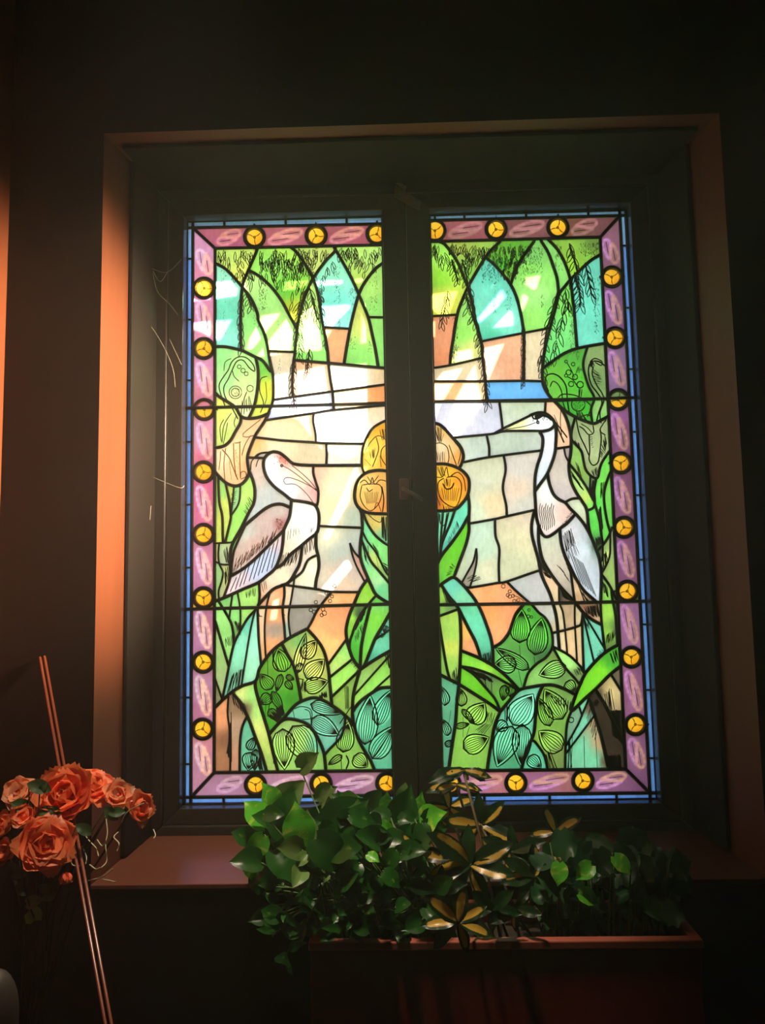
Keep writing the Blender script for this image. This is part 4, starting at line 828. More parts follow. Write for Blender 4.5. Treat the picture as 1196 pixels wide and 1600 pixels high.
border([(319, 368)] + RL + [(317, 1232)], False, 'dcb0d4', 'f0b0a0'); border([(953, 352)] + RR + [(997, 1222)], False, 'c884cc', 'c48c84')
border([(318, 371)] + sorted([c for c in ROUND_L if c[1] < 380]), True, 'd4808c', 'd08878'); border([(318, 1226)] + sorted([c for c in ROUND_L if c[1] > 1200]), True, 'cc94cc', 'd0a0c0')
border(sorted([c for c in ROUND_R if c[1] < 365]) + [(955, 354)], True, 'a0706c', 'b07078'); border(sorted([c for c in ROUND_R if c[1] > 1200]) + [(1000, 1219)], True, 'c884cc', 'c48c84')
for i, c in enumerate(ROUND_L + ROUND_R):
    for k in range(3):
        a = i * .7 + k * 2.094
        STROKES.append(('rust', [(c[0] + 2 * math.cos(a), c[1] + 2 * math.sin(a)), (c[0] + 7 * math.cos(a + .15), c[1] + 7 * math.sin(a + .15)), (c[0] + 12.5 * math.cos(a), c[1] + 12.5 * math.sin(a))], 1.2))
    circ(c[0], c[1], 1.4, 1.4, 'rust'); circ(c[0], c[1], 12.6, 1.2, 'rust')
SEED = []
for tok in SEEDS.split():
    xy, h = tok.split(':'); x, y = xy.split(','); SEED.append((float(x), float(y), hexcol(h)))
TG, YB = -0.0015, 0.0015
PANES = {'L': [], 'R': []}
GAIN = 1.0
# pieces of the picture that stand for something of their own: a point inside, name, label
NAMED = [(430, 735, 'heron_head', 'white heron head with red crown and long drooping pink beak'), (478, 810, 'heron_breast', 'plump white heron breast'), (405, 845, 'heron_wing', 'pinkish grey heron wing'), (400, 892, 'heron_feathers', 'pale blue ruled wing feathers'),
         (850, 660, 'heron_head', 'white heron head with black cap and level yellow beak'), (848, 725, 'heron_neck', 'slender pale grey heron neck'), (860, 810, 'heron_breast', 'pale pink heron breast with dark plumes'), (905, 870, 'heron_wing', 'lilac grey heron wing with ruled feathers'),
         (590, 700, 'iris_flower', None), (580, 770, 'iris_flower', None), (690, 700, 'iris_flower', None), (700, 765, 'iris_flower', None), (370, 590, 'pitcher_plant', None), (370, 725, 'trumpet_flower', 'pale orange trumpet flower'), (885, 600, 'pitcher_plant', None), (925, 700, 'pitcher_plant', None),
         (760, 612, 'sky_pane', None), (820, 612, 'sky_pane', 'bright blue strip of sky')]
def kind_name(x, y, rounds, f):
    for c in rounds:
        if math.hypot(c[0] - x, c[1] - y) < 9: return 'roundel'
    L = 301.7 - (y - 357) * 3.3 / 888; R = 968.3 + (y - 337) * 47.2 / 902
    T = 356.3 - (x - 302) * 0.021 if x < 640 else 345 - (x - 671) * 0.026; Bt = 1245.5 - (x - 300) * 0.01
    if x < L or x > R or y < T or y > Bt: return 'blue_edge_pane'
    L += 35; R -= 31.5 + (y - 371) * 6 / 830; T += 32.5; Bt -= 38
    if x < L or x > R or y < T or y > Bt: return 'border_pane'
    return 'picture_pane'
for side in 'LR':
    root = CAS[side]; rounds = ROUND_L if side == 'L' else ROUND_R
    for A, f in faces(LINES[side]):
        if A < 14: continue
        cx = sum(p[0] for p in f) / len(f); cy = sum(p[1] for p in f) / len(f)
        nm = kind_name(cx, cy, rounds, f)
        sd = [s for s in SEED if inside(s[:2], f)]
        lab = None
        if nm == 'picture_pane':
            for q in NAMED:
                if inside(q[:2], f): nm, lab = q[2], q[3]
        if nm == 'roundel': sd = [(cx, cy, hexcol('f8b028')), (cx + 9, cy + 8, hexcol('f29a18')), (cx - 9, cy - 8, hexcol('fabc38'))]
        if nm == 'blue_edge_pane':
            c = hexcol('6c9eff') if cy > 420 else hexcol('8cb4f4')
            sd = [(cx, cy, c)]
        if not sd:
            sd = sorted(SEED, key=lambda s: (s[0] - cx) ** 2 + (s[1] - cy) ** 2)[:1]
            sd = [(cx, cy, sd[0][2])]
        # triangulate with inner points so the colours can run into each other inside one piece
        step = 6.0 if nm != 'border_pane' else 2.1; P = list(f); nb = len(P)
        lv = [q for q in LEAVES if nm == 'picture_pane' and inside(q[0], f)]
        if lv: step = 3.2
        dr = []
        if nm == 'border_pane':
            bx = (min(p[0] for p in f), max(p[0] for p in f), min(p[1] for p in f), max(p[1] for p in f))
            dr = [d for d in DROPS if any(bx[0] < p[0] < bx[1] and bx[2] < p[1] < bx[3] for p in d[0])]
        if len(sd) > 1 or dr or lv:
            xs = [p[0] for p in f]; ys = [p[1] for p in f]; y = min(ys) + 3
            while y < max(ys):
                x = min(xs) + 3
                while x < max(xs):
                    if inside((x, y), f): P.append((x, y))
                    x += step
                y += step
        co, ed, tri, ov, oe, of = delaunay_2d_cdt([Vector(p) for p in P], [(k, (k + 1) % nb) for k in range(nb)], [], 0, 1e-5, True)
        tri = [t for t in tri if inside((sum(co[k].x for k in t) / 3, sum(co[k].y for k in t) / 3), f)]
        n = len(co); fr = [at(c.x, c.y, TG) for c in co]
        bnd = {}
        for t in tri:
            for a, b in zip(t, list(t[1:]) + [t[0]]): bnd[(a, b)] = 1
        rim = [(a, b) for (a, b) in bnd if (b, a) not in bnd]
        v = fr + [Vector((p.x, YB, p.z)) for p in fr]
        fc = []; mi = []
        for t in tri:
            t = tuple(t); p, q, r = (fr[t[0]], fr[t[1]], fr[t[2]])
            t = t if (q - p).cross(r - p).y < 0 else tuple(reversed(t))
            fc.append(t); mi.append(0); fc.append(tuple(n + k for k in reversed(t))); mi.append(1)
        for a, b in rim: fc.append((a, b, n + b, n + a)); mi.append(1)
        o = mesh_obj(nm, v, fc, [M_GLASS, M_CLEAR], root)
        if lab: o['label'] = lab
        o.data.polygons.foreach_set('material_index', mi)
        att = o.data.color_attributes.new('tint', 'FLOAT_COLOR', 'POINT'); cols = []
        for c in co:
            ws = 0; r = [0, 0, 0]
            for sx, sy, sc in sd:
                wt = 1 / ((sx - c.x) ** 2 + (sy - c.y) ** 2 + 6) ** 1.5; ws += wt
                for k in range(3): r[k] += sc[k] * wt
            if nm == 'border_pane': r = [k * .86 for k in r]
            if lv:
                g = 1.12 if any(inside((c.x, c.y), q[1]) for q in lv) else .70
                r = [k * g for k in r]
            for L, hx in dr:
                dd = min(near((c.x, c.y), p, q)[0] for p, q in zip(L, L[1:]))
                k2 = max(0, min(1, (2.9 - dd) / 1.6)) * (.8 + .2 * math.sin(c.x * 3.1 + c.y * 2.3))
                if k2 <= 0 and inside((c.x, c.y), L): k2 = .22
                lc = hexcol(hx)
                for k in range(3): r[k] += (lc[k] * ws - r[k]) * k2
            cols += [r[0] / ws * GAIN, r[1] / ws * GAIN, r[2] / ws * GAIN, 1]
        att.data.foreach_set('color', cols + cols)
        PANES[side].append((f, o, nm))
    # the network of lead cames
    b = MB()
    for wd, L in LINES[side]:
        pts = []
        for p in L:
            if not pts or math.hypot(p[0] - pts[-1][0], p[1] - pts[-1][1]) > 0.4: pts.append(p)
        if len(pts) < 2: continue
        h = wd / 2; W = [at(p[0], p[1], 0) for p in pts]; base = len(b.v); m = len(W)
        closed = (W[0] - W[-1]).length < 0.001 and m > 8
        for i, p in enumerate(W):
            a = W[i - 1] if i else (W[-2] if closed else W[0]); c = W[i + 1] if i < m - 1 else (W[1] if closed else W[-1])
            t = (c - a).normalized(); nr = Vector((-t.z, 0, t.x)) * h * PX
            for k, yy in ((-1, 0), (-.55, -.0042), (.55, -.0042), (1, 0), (.55, .004), (-.55, .004)):
                q = p + nr * k; b.v.append(Vector((q.x, yy, q.z)))
        for i in range(m - 1):
            for k in range(6):
                b.f.append((base + i * 6 + k, base + i * 6 + (k + 1) % 6, base + i * 6 + 6 + (k + 1) % 6, base + i * 6 + 6 + k)); b.m.append(0)
        b.f.append(tuple(base + k for k in range(6))); b.m.append(0); e = base + (m - 1) * 6; b.f.append(tuple(e + 5 - k for k in range(6))); b.m.append(0)
    b.build('lead_came', M_LEAD, root)
    for (xa, ya, xb, yb) in (((290, 638, 604, 630), (289.5, 952, 610, 944)) if side == 'L' else ((677, 627.5, 997, 621.3), (685, 945, 1011, 939.3))):
        b = MB(); b.tube([at(xa, ya, -.0065), at(xb, yb, -.0065)], 0.0026, 8); b.build('saddle_bar', M_LEAD, root, True)
PAINTS = {'line': M_LINE, 'rust': M_RUST}
KEYS = list(PAINTS); per = {}
for k, L, w_ in STROKES:
    m = L[len(L) // 2]; hit = None
    for side in 'LR':
        for i, (f, o, nm) in enumerate(PANES[side]):
            if inside(m, f): hit = (side, i); break
        if hit: break
    if not hit: continue
    b = per.setdefault(hit, MB()); base = len(b.v); ki = KEYS.index(k)
    yy = -0.0026 if k in ('line', 'rust') else -0.0021
    for i, p in enumerate(L):
        a = L[max(i - 1, 0)]; c = L[min(i + 1, len(L) - 1)]; tx, ty = c[0] - a[0], c[1] - a[1]; r = math.hypot(tx, ty) or 1
        h = w_ * .62 * (1 if 0 < i < len(L) - 1 or k not in ('line', 'rust') else .5)
        for s in (-1, 1): b.v.append(at(p[0] - ty / r * h * s, p[1] + tx / r * h * s, yy))
    for i in range(len(L) - 1): b.f.append((base + 2 * i, base + 2 * i + 1, base + 2 * i + 3, base + 2 * i + 2)); b.m.append(ki)
for (side, i), b in per.items():
    o = PANES[side][i][1]
    q = mesh_obj('brushwork', b.v, b.f, list(PAINTS.values()), o); q['kind'] = 'stuff'; q.data.polygons.foreach_set('material_index', b.m)
# ------------------------------------------------------------------ handle and stay on the meeting stile
hb = CAS['L']
b = MB(); c = at(632, 764, -.034); b.box((c.x - .010, -.0375, c.z - .022), (c.x + .010, -.032, c.z + .022)); b.build('handle_plate', M_STEEL, hb, bevel=.002)
b = MB(); p0 = at(630, 763, -.05); p1 = at(661, 781, -.05)
b.tube([Vector((p0.x, -.036, p0.z)), Vector((p0.x, -.050, p0.z)), p0 + (p1 - p0) * .15, p1], .0042, 8); b.build('handle', M_STEEL, hb, True)
def plate(pts, y0, y1):
    b = MB(); n = len(pts); b.add([Vector((p.x, y0, p.z)) for p in pts] + [Vector((p.x, y1, p.z)) for p in pts],
        [tuple(range(n)), tuple(reversed(range(n, 2 * n)))] + [(k, n + k, n + (k + 1) % n, (k + 1) % n) for k in range(n)]); return b
lt = empty('window_latch', at(628, 300, -.035)); tag(lt, 'dull metal latch strap screwed across the top of the window', 'latch')
plate([at(*p, -.036) for p in ((596, 270), (600, 270), (636, 292), (634, 299))], -.0375, -.0345).build('strap', M_STEEL, lt)
plate([at(*p, -.036) for p in ((618, 291), (658, 316), (656, 331), (616, 308))], -.0405, -.0376).build('plate', M_STEEL, lt)
for p in ((625, 302), (636, 309), (647, 316), (652, 322)):
    c = at(*p, -.04); b = MB(); b.tube([(c.x, -.0404, c.z), (c.x, -.0425, c.z)], .0026, 8); b.build('screw', M_STEEL, lt)
b = MB(); c = at(628, 300, -.036); b.box((c.x - .004, -.0375, c.z - .004), (c.x + .004, -.032, c.z + .004)); b.build('boss', M_STEEL, lt)
# ------------------------------------------------------------------ outside: ground and an added unseen panel, pierced to shape the sun patches
g = MB(); g.box((-40, OUT + .02, -0.35), (40, 60, -0.25)); tag(g.build('ground', mat('lawn', hexcol('6c7850'), 0.9, noise=(3, .3))), 'lawn outside the window', None, None, 'structure')
HOLES = '''
300,438 345,436 398,431 400,457 345,466 300,471
452,434 490,434 548,432 548,442 490,448 442,454
552,431 590,430 590,440 560,441
303,500 337,497 375,494 352,535 320,520 300,512
414,489 450,484 447,490 402,546 388,545 392,530
459,486 505,474 556,470 562,474 536,500 512,546 440,552 420,556 404,556
570,470 590,468 592,505 590,530 566,537
424,586 460,578 512,568 590,562 602,562 602,688 592,698 545,716 505,700 470,655 426,640
478,796 494,800 496,830 484,842 472,832
560,722 588,724 545,800 522,845 508,840
548,868 568,874 520,932 500,925
430,935 450,930 444,965 425,968
673,458 700,453 727,450 720,468 712,490 692,492 673,478
674,497 692,497 692,525 674,527
777,438 786,438 756,479 749,482
794,442 803,458 790,475 752,508 749,497
809,474 815,490 815,507 772,512
823,430 857,425 850,446 842,456 822,443
819,447 838,460 822,498 816,480
716,546 750,540 752,558 708,566
758,541 800,532 771,598 763,596 757,560
697,578 735,570 699,630 688,662 677,662 677,604
745,568 755,566 758,595 766,626 744,656 728,680 716,688 702,672 714,624
'''
D_OFF = SUN_DIR * -1.6
H = [[tuple(map(float, p.split(','))) for p in l.split()] for l in HOLES.strip().splitlines()]
OUTL = [(268, 308), (1052, 308), (1052, 1280), (268, 1280)]
P = list(OUTL); E_ = [(0, 1), (1, 2), (2, 3), (3, 0)]
for h in H:
    b0 = len(P); P += h; E_ += [(b0 + k, b0 + (k + 1) % len(h)) for k in range(len(h))]
co, ed, tri, *_ = delaunay_2d_cdt([Vector(p) for p in P], E_, [], 0, 1e-5, True)
tri = [tuple(t) for t in tri if not any(inside((sum(co[k].x for k in t) / 3, sum(co[k].y for k in t) / 3), h) for h in H)]
n = len(co); v = [at(c.x, c.y, 0) + D_OFF for c in co]; v += [p + Vector((0, .012, 0)) for p in v]
bnd = {(a, b) for t in tri for a, b in zip(t, t[1:] + t[:1])}
fc = list(tri) + [tuple(n + k for k in reversed(t)) for t in tri] + [(a, b, n + b, n + a) for a, b in bnd if (b, a) not in bnd]
# panel added to shade the glass around its holes, two posts carry it
scr = mesh_obj('added_sun_screen', v, fc, mat('screen_board', hexcol('6a6258'), 0.8, noise=(6, .3)))
tag(scr, 'unseen pierced screen added to shape the sun patches on the glass', None, None, 'structure')
ps = MB()
for px in (280, 1040):
    p = at(px, 1270, 0) + D_OFF; ps.box((p.x - .04, p.y + .013, -0.25), (p.x + .04, p.y + .09, p.z + 1.25))
tag(ps.build('trim_2', mat('post_timber', hexcol('5a5048'), .8)), 'posts of the added sun screen', None, None, 'structure')
# ------------------------------------------------------------------ planter
M_PLANTER = mat('red_brown_planter', hexcol('8a2028'), 0.42, noise=(7, .3)); M_SOIL = mat('dark_soil', hexcol('2a1e18'), .95, noise=(60, .4), bump=.6)
pc0 = at(482, 1474, -.44); pc1 = at(1100, 1468, -.44)
px0, px1, py0, py1, pz = pc0.x, pc1.x, -.44, -.286, .982
planter = empty('planter', ((px0 + px1) / 2, (py0 + py1) / 2, 0)); tag(planter, 'long red-brown trough planter standing against the wall below the sill', 'planter')
b = MB(); t = .016; Oq = [(px0 + .003, py0 + .003), (px1 - .003, py0 + .003), (px1 - .003, py1 - .003), (px0 + .003, py1 - .003)]; Iq = [(px0 + t, py0 + t), (px1 - t, py0 + t), (px1 - t, py1 - t), (px0 + t, py1 - t)]
zt = pz - .012
b.add([(x, y, 0) for x, y in Oq] + [(x, y, zt) for x, y in Oq] + [(x, y, zt) for x, y in Iq] + [(x, y, .90) for x, y in Iq],
      [(3, 2, 1, 0)] + [(k, (k + 1) % 4, 4 + (k + 1) % 4, 4 + k) for k in range(4)] + [(4 + k, 4 + (k + 1) % 4, 8 + (k + 1) % 4, 8 + k) for k in range(4)] + [(8 + k, 8 + (k + 1) % 4, 12 + (k + 1) % 4, 12 + k) for k in range(4)] + [(12, 13, 14, 15)])
b.build('trough', M_PLANTER, planter, bevel=.002)
b = MB(); Rq = [(px0, py0), (px1, py0), (px1, py1), (px0, py1)]; I2 = [(px0 + t, py0 + t), (px1 - t, py0 + t), (px1 - t, py1 - t), (px0 + t, py1 - t)]
b.add([(x, y, zt) for x, y in Rq] + [(x, y, pz) for x, y in Rq] + [(x, y, pz) for x, y in I2] + [(x, y, zt) for x, y in I2],
      [(k, (k + 1) % 4, 4 + (k + 1) % 4, 4 + k) for k in range(4)] + [(4 + k, 4 + (k + 1) % 4, 8 + (k + 1) % 4, 8 + k) for k in range(4)] + [(8 + k, 8 + (k + 1) % 4, 12 + (k + 1) % 4, 12 + k) for k in range(4)] + [(12 + k, 12 + (k + 1) % 4, (k + 1) % 4, k) for k in range(4)])
b.build('rim', mat('planter_rim', hexcol('a85a48'), .35, noise=(9, .25)), planter, bevel=.002)
r5 = random.Random(7); b = MB(); nx, ny = 30, 8; sx0, sx1, sy0, sy1 = px0 + t, px1 - t, py0 + t, py1 - t
sv = [(sx0 + (sx1 - sx0) * i / nx, sy0 + (sy1 - sy0) * j / ny, .952 + r5.uniform(-.005, .006)) for j in range(ny + 1) for i in range(nx + 1)]
b.add(sv, [(j * (nx + 1) + i, j * (nx + 1) + i + 1, (j + 1) * (nx + 1) + i + 1, (j + 1) * (nx + 1) + i) for j in range(ny) for i in range(nx)])
so = b.build('soil', M_SOIL, planter, True); so['kind'] = 'stuff'
# ------------------------------------------------------------------ leaves
def leaf_mesh(name, prof, mat_, fold=.25, droop=.35, nu=8, nv=2, mark=None, wave=0, seed=0, lobes=0):
    """prof(t) = half width; unit length along +Y, face up +Z; 'mark' paints the second colour"""
    rr = random.Random(seed); v = []; f = []; mk = []
    W = 2 * nv + 1; ph = rr.uniform(0, 6)
    for i in range(nu + 1):
        t = i / nu
        for j in range(-nv, nv + 1):
            s = j / nv; hw = prof(t) * (1 + (lobes * math.cos(t * 19 + ph) if abs(s) == 1 else 0)); x = s * hw
            z = fold * abs(x) - droop * t * t * .5 + wave * math.sin(6 * t + ph) * abs(s) * hw + .03 * math.sin(t * 14 + ph) * abs(s)
            y = t * (1 - .12 * droop * t) - (.10 * abs(s) ** 2 * (1 - t) ** 4 if lobes == 0 else 0)
            v.append((x, y, z)); mk.append(mark(t, s, rr) if mark else 0)
    for i in range(nu):
        for j in range(W - 1): a = i * W + j; f.append((a, a + 1, a + W + 1, a + W))
    me = bpy.data.meshes.new(name); me.from_pydata(v, [], f); me.materials.append(mat_); me.polygons.foreach_set('use_smooth', [True] * len(f))
    at_ = me.attributes.new('mark', 'FLOAT', 'POINT'); at_.data.foreach_set('value', mk); me.update(); return me
def put(name, me, base, d, nrm, size, parent, roll=0):
    d = Vector(d).normalized(); nrm = Vector(nrm); nrm = (nrm - d * nrm.dot(d)).normalized(); x = d.cross(nrm)
    M = Matrix((x, d, nrm)).transposed()
    o = bpy.data.objects.new(name, me); link(o, parent); o.rotation_euler = M.to_euler(); o.scale = (size, size, size)
    p = Vector(base); q = parent
    while q is not None: p = p - q.location; q = q.parent
    o.location = p; return o
heart = lambda t: .40 * (math.sin(math.pi * min(1, (t + .16) / 1.16)) ** .62) * (1 - t ** 5) * (1 if t > .02 else .55) + (.0 if t < 1 else 0)
oval = lambda t: .165 * math.sin(math.pi * t) ** .8 * (1.15 - .3 * abs(t - .6)) + .004
rnd_ = lambda t: .52 * math.sqrt(max(0, 1 - (2 * t - 1) ** 2)) ** .8 + .01
lance = lambda t: .16 * math.sin(math.pi * t) ** .9 + .003
L_DARK = leafy('pothos_leaf', hexcol('245a1c'), hexcol('a0c848'), .32, .3); L_BRIGHT = leafy('pothos_leaf_bright', hexcol('62cc38'), hexcol('e0e860'), .32, .4)
L_PALE = leafy('pothos_leaf_pale', hexcol('70944c'), hexcol('b0c070'), .4, .4); L_SCH = leafy('umbrella_leaf', hexcol('1c3a1a'), hexcol('d0a840'), .3, .3); L_RND = leafy('geranium_leaf', hexcol('28542e'), hexcol('4c7e4c'), .42, .3)
M_STEM = mat('green_stem', hexcol('4c6a2c'), .5); M_TWIG = mat('brown_stem', hexcol('5a4a30'), .6)
varm = lambda t, s, rr: rr.random() * .5 * (1 if rr.random() < .35 else .1)
PD = [leaf_mesh('leaf', heart, L_DARK, .22 + .1 * k, .3 + .15 * k, mark=varm, seed=k, wave=.08) for k in range(4)]
PB = [leaf_mesh('leaf', heart, L_BRIGHT, .25 + .1 * k, .3 + .15 * k, mark=lambda t, s, rr: rr.random() * .55, seed=10 + k, wave=.08) for k in range(3)]
PP = [leaf_mesh('leaf', heart, L_PALE, .5, .5, mark=varm, seed=20 + k, wave=.06) for k in range(2)]
SC = [leaf_mesh('leaflet', oval, L_SCH, .25, .25 + .1 * k, nv=3, mark=lambda t, s, rr, k=k: (.9 * (.2 < s < .9) * (t < .8), .95 * (-.5 < s < .4) * (t < .85), 0)[k], seed=30 + k) for k in range(3)]
RD = [leaf_mesh('leaf', rnd_, L_RND, .2, .3, nu=16, nv=3, mark=varm, wave=.25, seed=40 + k, lobes=.13) for k in range(3)]
LN = [leaf_mesh('leaf', lance, L_DARK, .2, .5, mark=varm, seed=50 + k) for k in range(2)]
r6 = random.Random(21)
# ---- pothos: heart-shaped leaves massed at the left end of the planter
pothos = empty('pothos_plant', (px0 + .10, -.36, .95)); tag(pothos, 'bushy green pothos with heart-shaped leaves spilling over the left end of the planter', 'plant')
HERO = '''415,1290 385,1250 b -.34
428,1262 416,1225 b -.30
432,1258 474,1224 p -.28
516,1230 489,1250 p -.27
470,1318 462,1258 b -.42
470,1320 484,1268 p -.40
512,1302 570,1250 d -.36
514,1292 518,1252 p -.30
494,1312 540,1358 d -.44
440,1300 452,1240 d -.30
412,1306 388,1344 b -.38
396,1312 364,1300 d -.33
388,1340 398,1376 b -.36
402,1330 392,1378 d -.30
471,1201 492,1178 p -.25
500,1252 520,1230 p -.24
560,1262 552,1240 b -.22
580,1264 588,1238 d -.22
600,1262 606,1240 b -.24
545,1275 530,1240 d -.22
622,1285 640,1240 d -.28
633,1252 631,1226 p -.20
640,1276 662,1248 b -.26
655,1290 690,1268 b -.30
660,1300 700,1290 d -.32
590,1290 575,1318 b -.38
610,1300 585,1284 b -.36
600,1310 640,1318 d -.38
560,1300 548,1330 d -.40
430,1330 455,1372 d -.42
470,1330 440,1322 y -.44
480,1335 465,1352 p -.45
445,1302 420,1280 d -.36
455,1310 430,1345 d -.40
520,1330 560,1322 d -.44
575,1335 592,1345 b -.45
540,1310 512,1338 d -.42
618,1330 600,1360 d -.42
640,1320 668,1345 d -.40
560,1350 540,1380 d -.44
600,1362 625,1385 d -.43
590,1370 570,1392 d -.44
470,1360 462,1380 p -.46
512,1366 507,1378 p -.46
430,1370 408,1380 d -.36
660,1340 640,1372 d -.42
415,1325 400,1310 b -.36
425,1285 408,1268 b -.33
520,1268 545,1245 d -.26
480,1290 500,1262 d -.28'''
stems = {}
stm = MB()
def hub_for(p): return Vector((px0 + .03 + .30 * max(0, min(1, (p.x - px0 + .06) / .36)) + r6.uniform(-.02, .02), r6.uniform(-.40, -.33), .957))
def petiole(b, base, d, nrm, ctr, r=.0013):
    mid_ = (base + ctr) / 2 + Vector((0, -.0, .03)); b.tube([ctr, ctr + (mid_ - ctr) * .6 + Vector((0, 0, .02)), mid_, base - d.normalized() * .002], r, 5)
def px_leaf(l, plant, sets, sb, scale=1.0):
    a, c, k, Y = l.split(); a = tuple(map(float, a.split(','))); c = tuple(map(float, c.split(','))); Y = float(Y)
    A_ = at(*a, Y); B_ = at(*c, Y - r6.uniform(-.01, .035)); d = B_ - A_; size = d.length * 1.08 * scale
    view = (CAM - A_).normalized(); nrm = view + Vector((r6.uniform(-.55, .55), 0, r6.uniform(-.1, .7)))
    put('leaf', r6.choice(sets[k]), A_, d, nrm, size, plant); petiole(sb, A_, d, nrm, hub_for(A_))
SETS = {'d': PD, 'b': PB, 'p': PP, 'y': PP}
for l in HERO.splitlines(): px_leaf(l, pothos, SETS, stm)
for k in range(70):
    x_, y_, ang, ln = r6.uniform(420, 690), r6.uniform(1370, 1455), r6.uniform(0, 6.28), r6.uniform(18, 34)
    px_leaf(f'{x_:.0f},{y_:.0f} {x_ + ln * math.cos(ang):.0f},{y_ + ln * math.sin(ang) * .8:.0f} d {r6.uniform(-.455, -.33):.3f}', pothos, SETS, stm)
for k in range(80):
    u, v_ = r6.random(), r6.random(); x_ = 395 + 270 * u; y_ = 1275 + 120 * v_ - 20 * math.sin(u * 3); ang = r6.uniform(0, 6.28); ln = r6.uniform(22, 44)
    px_leaf(f'{x_:.0f},{y_:.0f} {x_ + ln * math.cos(ang):.0f},{y_ + ln * math.sin(ang) * .9:.0f} d {r6.uniform(-.42, -.27):.3f}', pothos, SETS, stm)
stm.build('stem', M_STEM, pothos, True)
# trailing shoots over the planter's front left corner
tr = empty('trailing_vine', (px0 + .06, -.43, .957)); tag(tr, 'thin trailing vine with small leaves hanging over the front left planter edge', 'plant')
sb = MB()
for chain in (((520, 1395), (535, 1420), (545, 1440), (530, 1462)), ((560, 1400), (556, 1430), (580, 1455)), ((500, 1400), (480, 1440), (455, 1475), (440, 1510)), ((470, 1400), (440, 1430), (432, 1460))):
    pts = [at(x, y, -.452 - .006 * i) for i, (x, y) in enumerate(chain)]; c0 = Vector((max(px0 + .03, pts[0].x), -.41, .957)); sb.tube([c0, Vector((pts[0].x, -.43, max(pts[0].z, .995)))] + pts, .0011, 5)
    for i in range(9):
        t_ = r6.random() * (len(pts) - 1); k = min(int(t_), len(pts) - 2); p = pts[k].lerp(pts[k + 1], t_ - k); d = Vector((r6.uniform(-1, 1), r6.uniform(-.5, .1), r6.uniform(-.6, .6)))
        put('leaf', r6.choice(LN + PD[:1]), p, d, Vector((r6.uniform(-.3, .3), -1, .5)), r6.uniform(.018, .036), tr)
sb.build('stem', M_STEM, tr, True)
# ---- variegated umbrella plant in the middle
sch = empty('umbrella_plant', (.10, -.37, .95)); tag(sch, 'umbrella plant with whorls of yellow-splashed leaflets in the middle of the planter', 'plant')
sb = MB()
WH = [(735, 1350, 70, 7, -.40, .2, 0), (724, 1203, 46, 9, -.29, .0, 1), (714, 1226, 44, 7, -.27, .5, 1), (716, 1440, 56, 7, -.47, .4, 1), (836, 1368, 54, 7, -.36, .1, 2), (752, 1288, 52, 6, -.30, .3, 0), (702, 1262, 42, 5, -.26, .7, 1), (690, 1395, 40, 5, -.42, .9, 2), (800, 1330, 44, 6, -.33, .5, 2), (806, 1420, 38, 5, -.42, .2, 2), (868, 1300, 40, 5, -.28, .6, 1), (650, 1330, 40, 5, -.40, .3, 1), (770, 1420, 40, 5, -.43, .3, 2)]
for (x_, y_, r_, n_, Y, a0, vk) in WH:
    c = at(x_, y_, Y); tilt = .12 if y_ < 1240 else .85; base = Vector((.06 + .25 * max(0, min(1, (x_ - 650) / 230)), -.37, .957))
    sb.tube([base, base.lerp(c, .5) + Vector((0, -.0, .02)), c], .0022, 6)
    for k in range(n_):
        a = a0 + 2 * math.pi * k / n_ + r6.uniform(-.15, .15); e = at(x_ + r_ * math.cos(a), y_ + r_ * math.sin(a) * tilt + (8 if tilt < .5 else 0), Y - .012 + r6.uniform(-.02, .02)); d = e - c
        put('leaflet', SC[r6.choice([vk, vk, r6.randrange(3)])], c, d, (CAM - c).normalized() + Vector((r6.uniform(-.4, .4), 0, .9 if tilt < .5 else r6.uniform(.1, .6))), d.length * r6.uniform(1.0, 1.3), sch)
sb.build('stem', M_TWIG, sch, True)
# ---- round-leaved plant at the right
ger = empty('geranium_plant', (.33, -.36, .95)); tag(ger, 'dark low plant with rounded ruffled leaves filling the right end of the planter', 'plant')
sb = MB()
GP = [(880, 1318, 26), (905, 1335, 26), (935, 1325, 30), (968, 1335, 28), (990, 1315, 30), (1012, 1330, 24), (1022, 1352, 34), (1050, 1352, 30), (1062, 1375, 26), (1040, 1385, 30), (872, 1338, 28), (925, 1355, 28), (955, 1372, 22), (905, 1398, 30), (890, 1412, 26), (925, 1405, 26), (958, 1392, 26), (1005, 1392, 26), (1010, 1412, 24), (980, 1360, 26), (850, 1345, 24), (862, 1375, 26), (870, 1400, 26), (845, 1400, 22), (940, 1425, 24), (985, 1430, 22), (1000, 1372, 26), (915, 1440, 24), (860, 1430, 24), (1025, 1410, 22), (895, 1365, 26), (945, 1345, 24)]
GP += [(r6.uniform(845, 1065), r6.uniform(1335, 1440), r6.uniform(18, 26)) for _ in range(46)]
for x_, y_, r_ in GP:
    Y = r6.uniform(-.40, -.30); c = at(x_, y_, Y); up = Vector((r6.uniform(-.6, .6), -.5, r6.uniform(.2, 1)))
    d = Vector((r6.uniform(-1, 1), r6.uniform(-.4, 0), r6.uniform(-.6, .5))); s_ = r_ * 1.6 * (Y + 1.62) / F_PX
    o = c - d.normalized() * s_ * .45; put('leaf', r6.choice(RD), o, d, up, s_, ger)
    base = Vector((min(max(c.x, .20), px1 - .04), min(max(c.y, -.40), -.32), .957)); sb.tube([base, base.lerp(o, .6) + Vector((0, 0, .012)), o], .0013, 5)
for x_, y_ in ((875, 1348), (925, 1352), (960, 1338), (905, 1396)):
    c = at(x_, y_, -.405); o = put('leaf', PB[r6.randrange(3)], c, Vector((r6.uniform(-1, 1), -.2, -.3)), Vector((.1, -1, .8)), .034, ger); sb.tube([Vector((min(c.x, px1 - .04), -.38, .957)), c], .0012, 5)
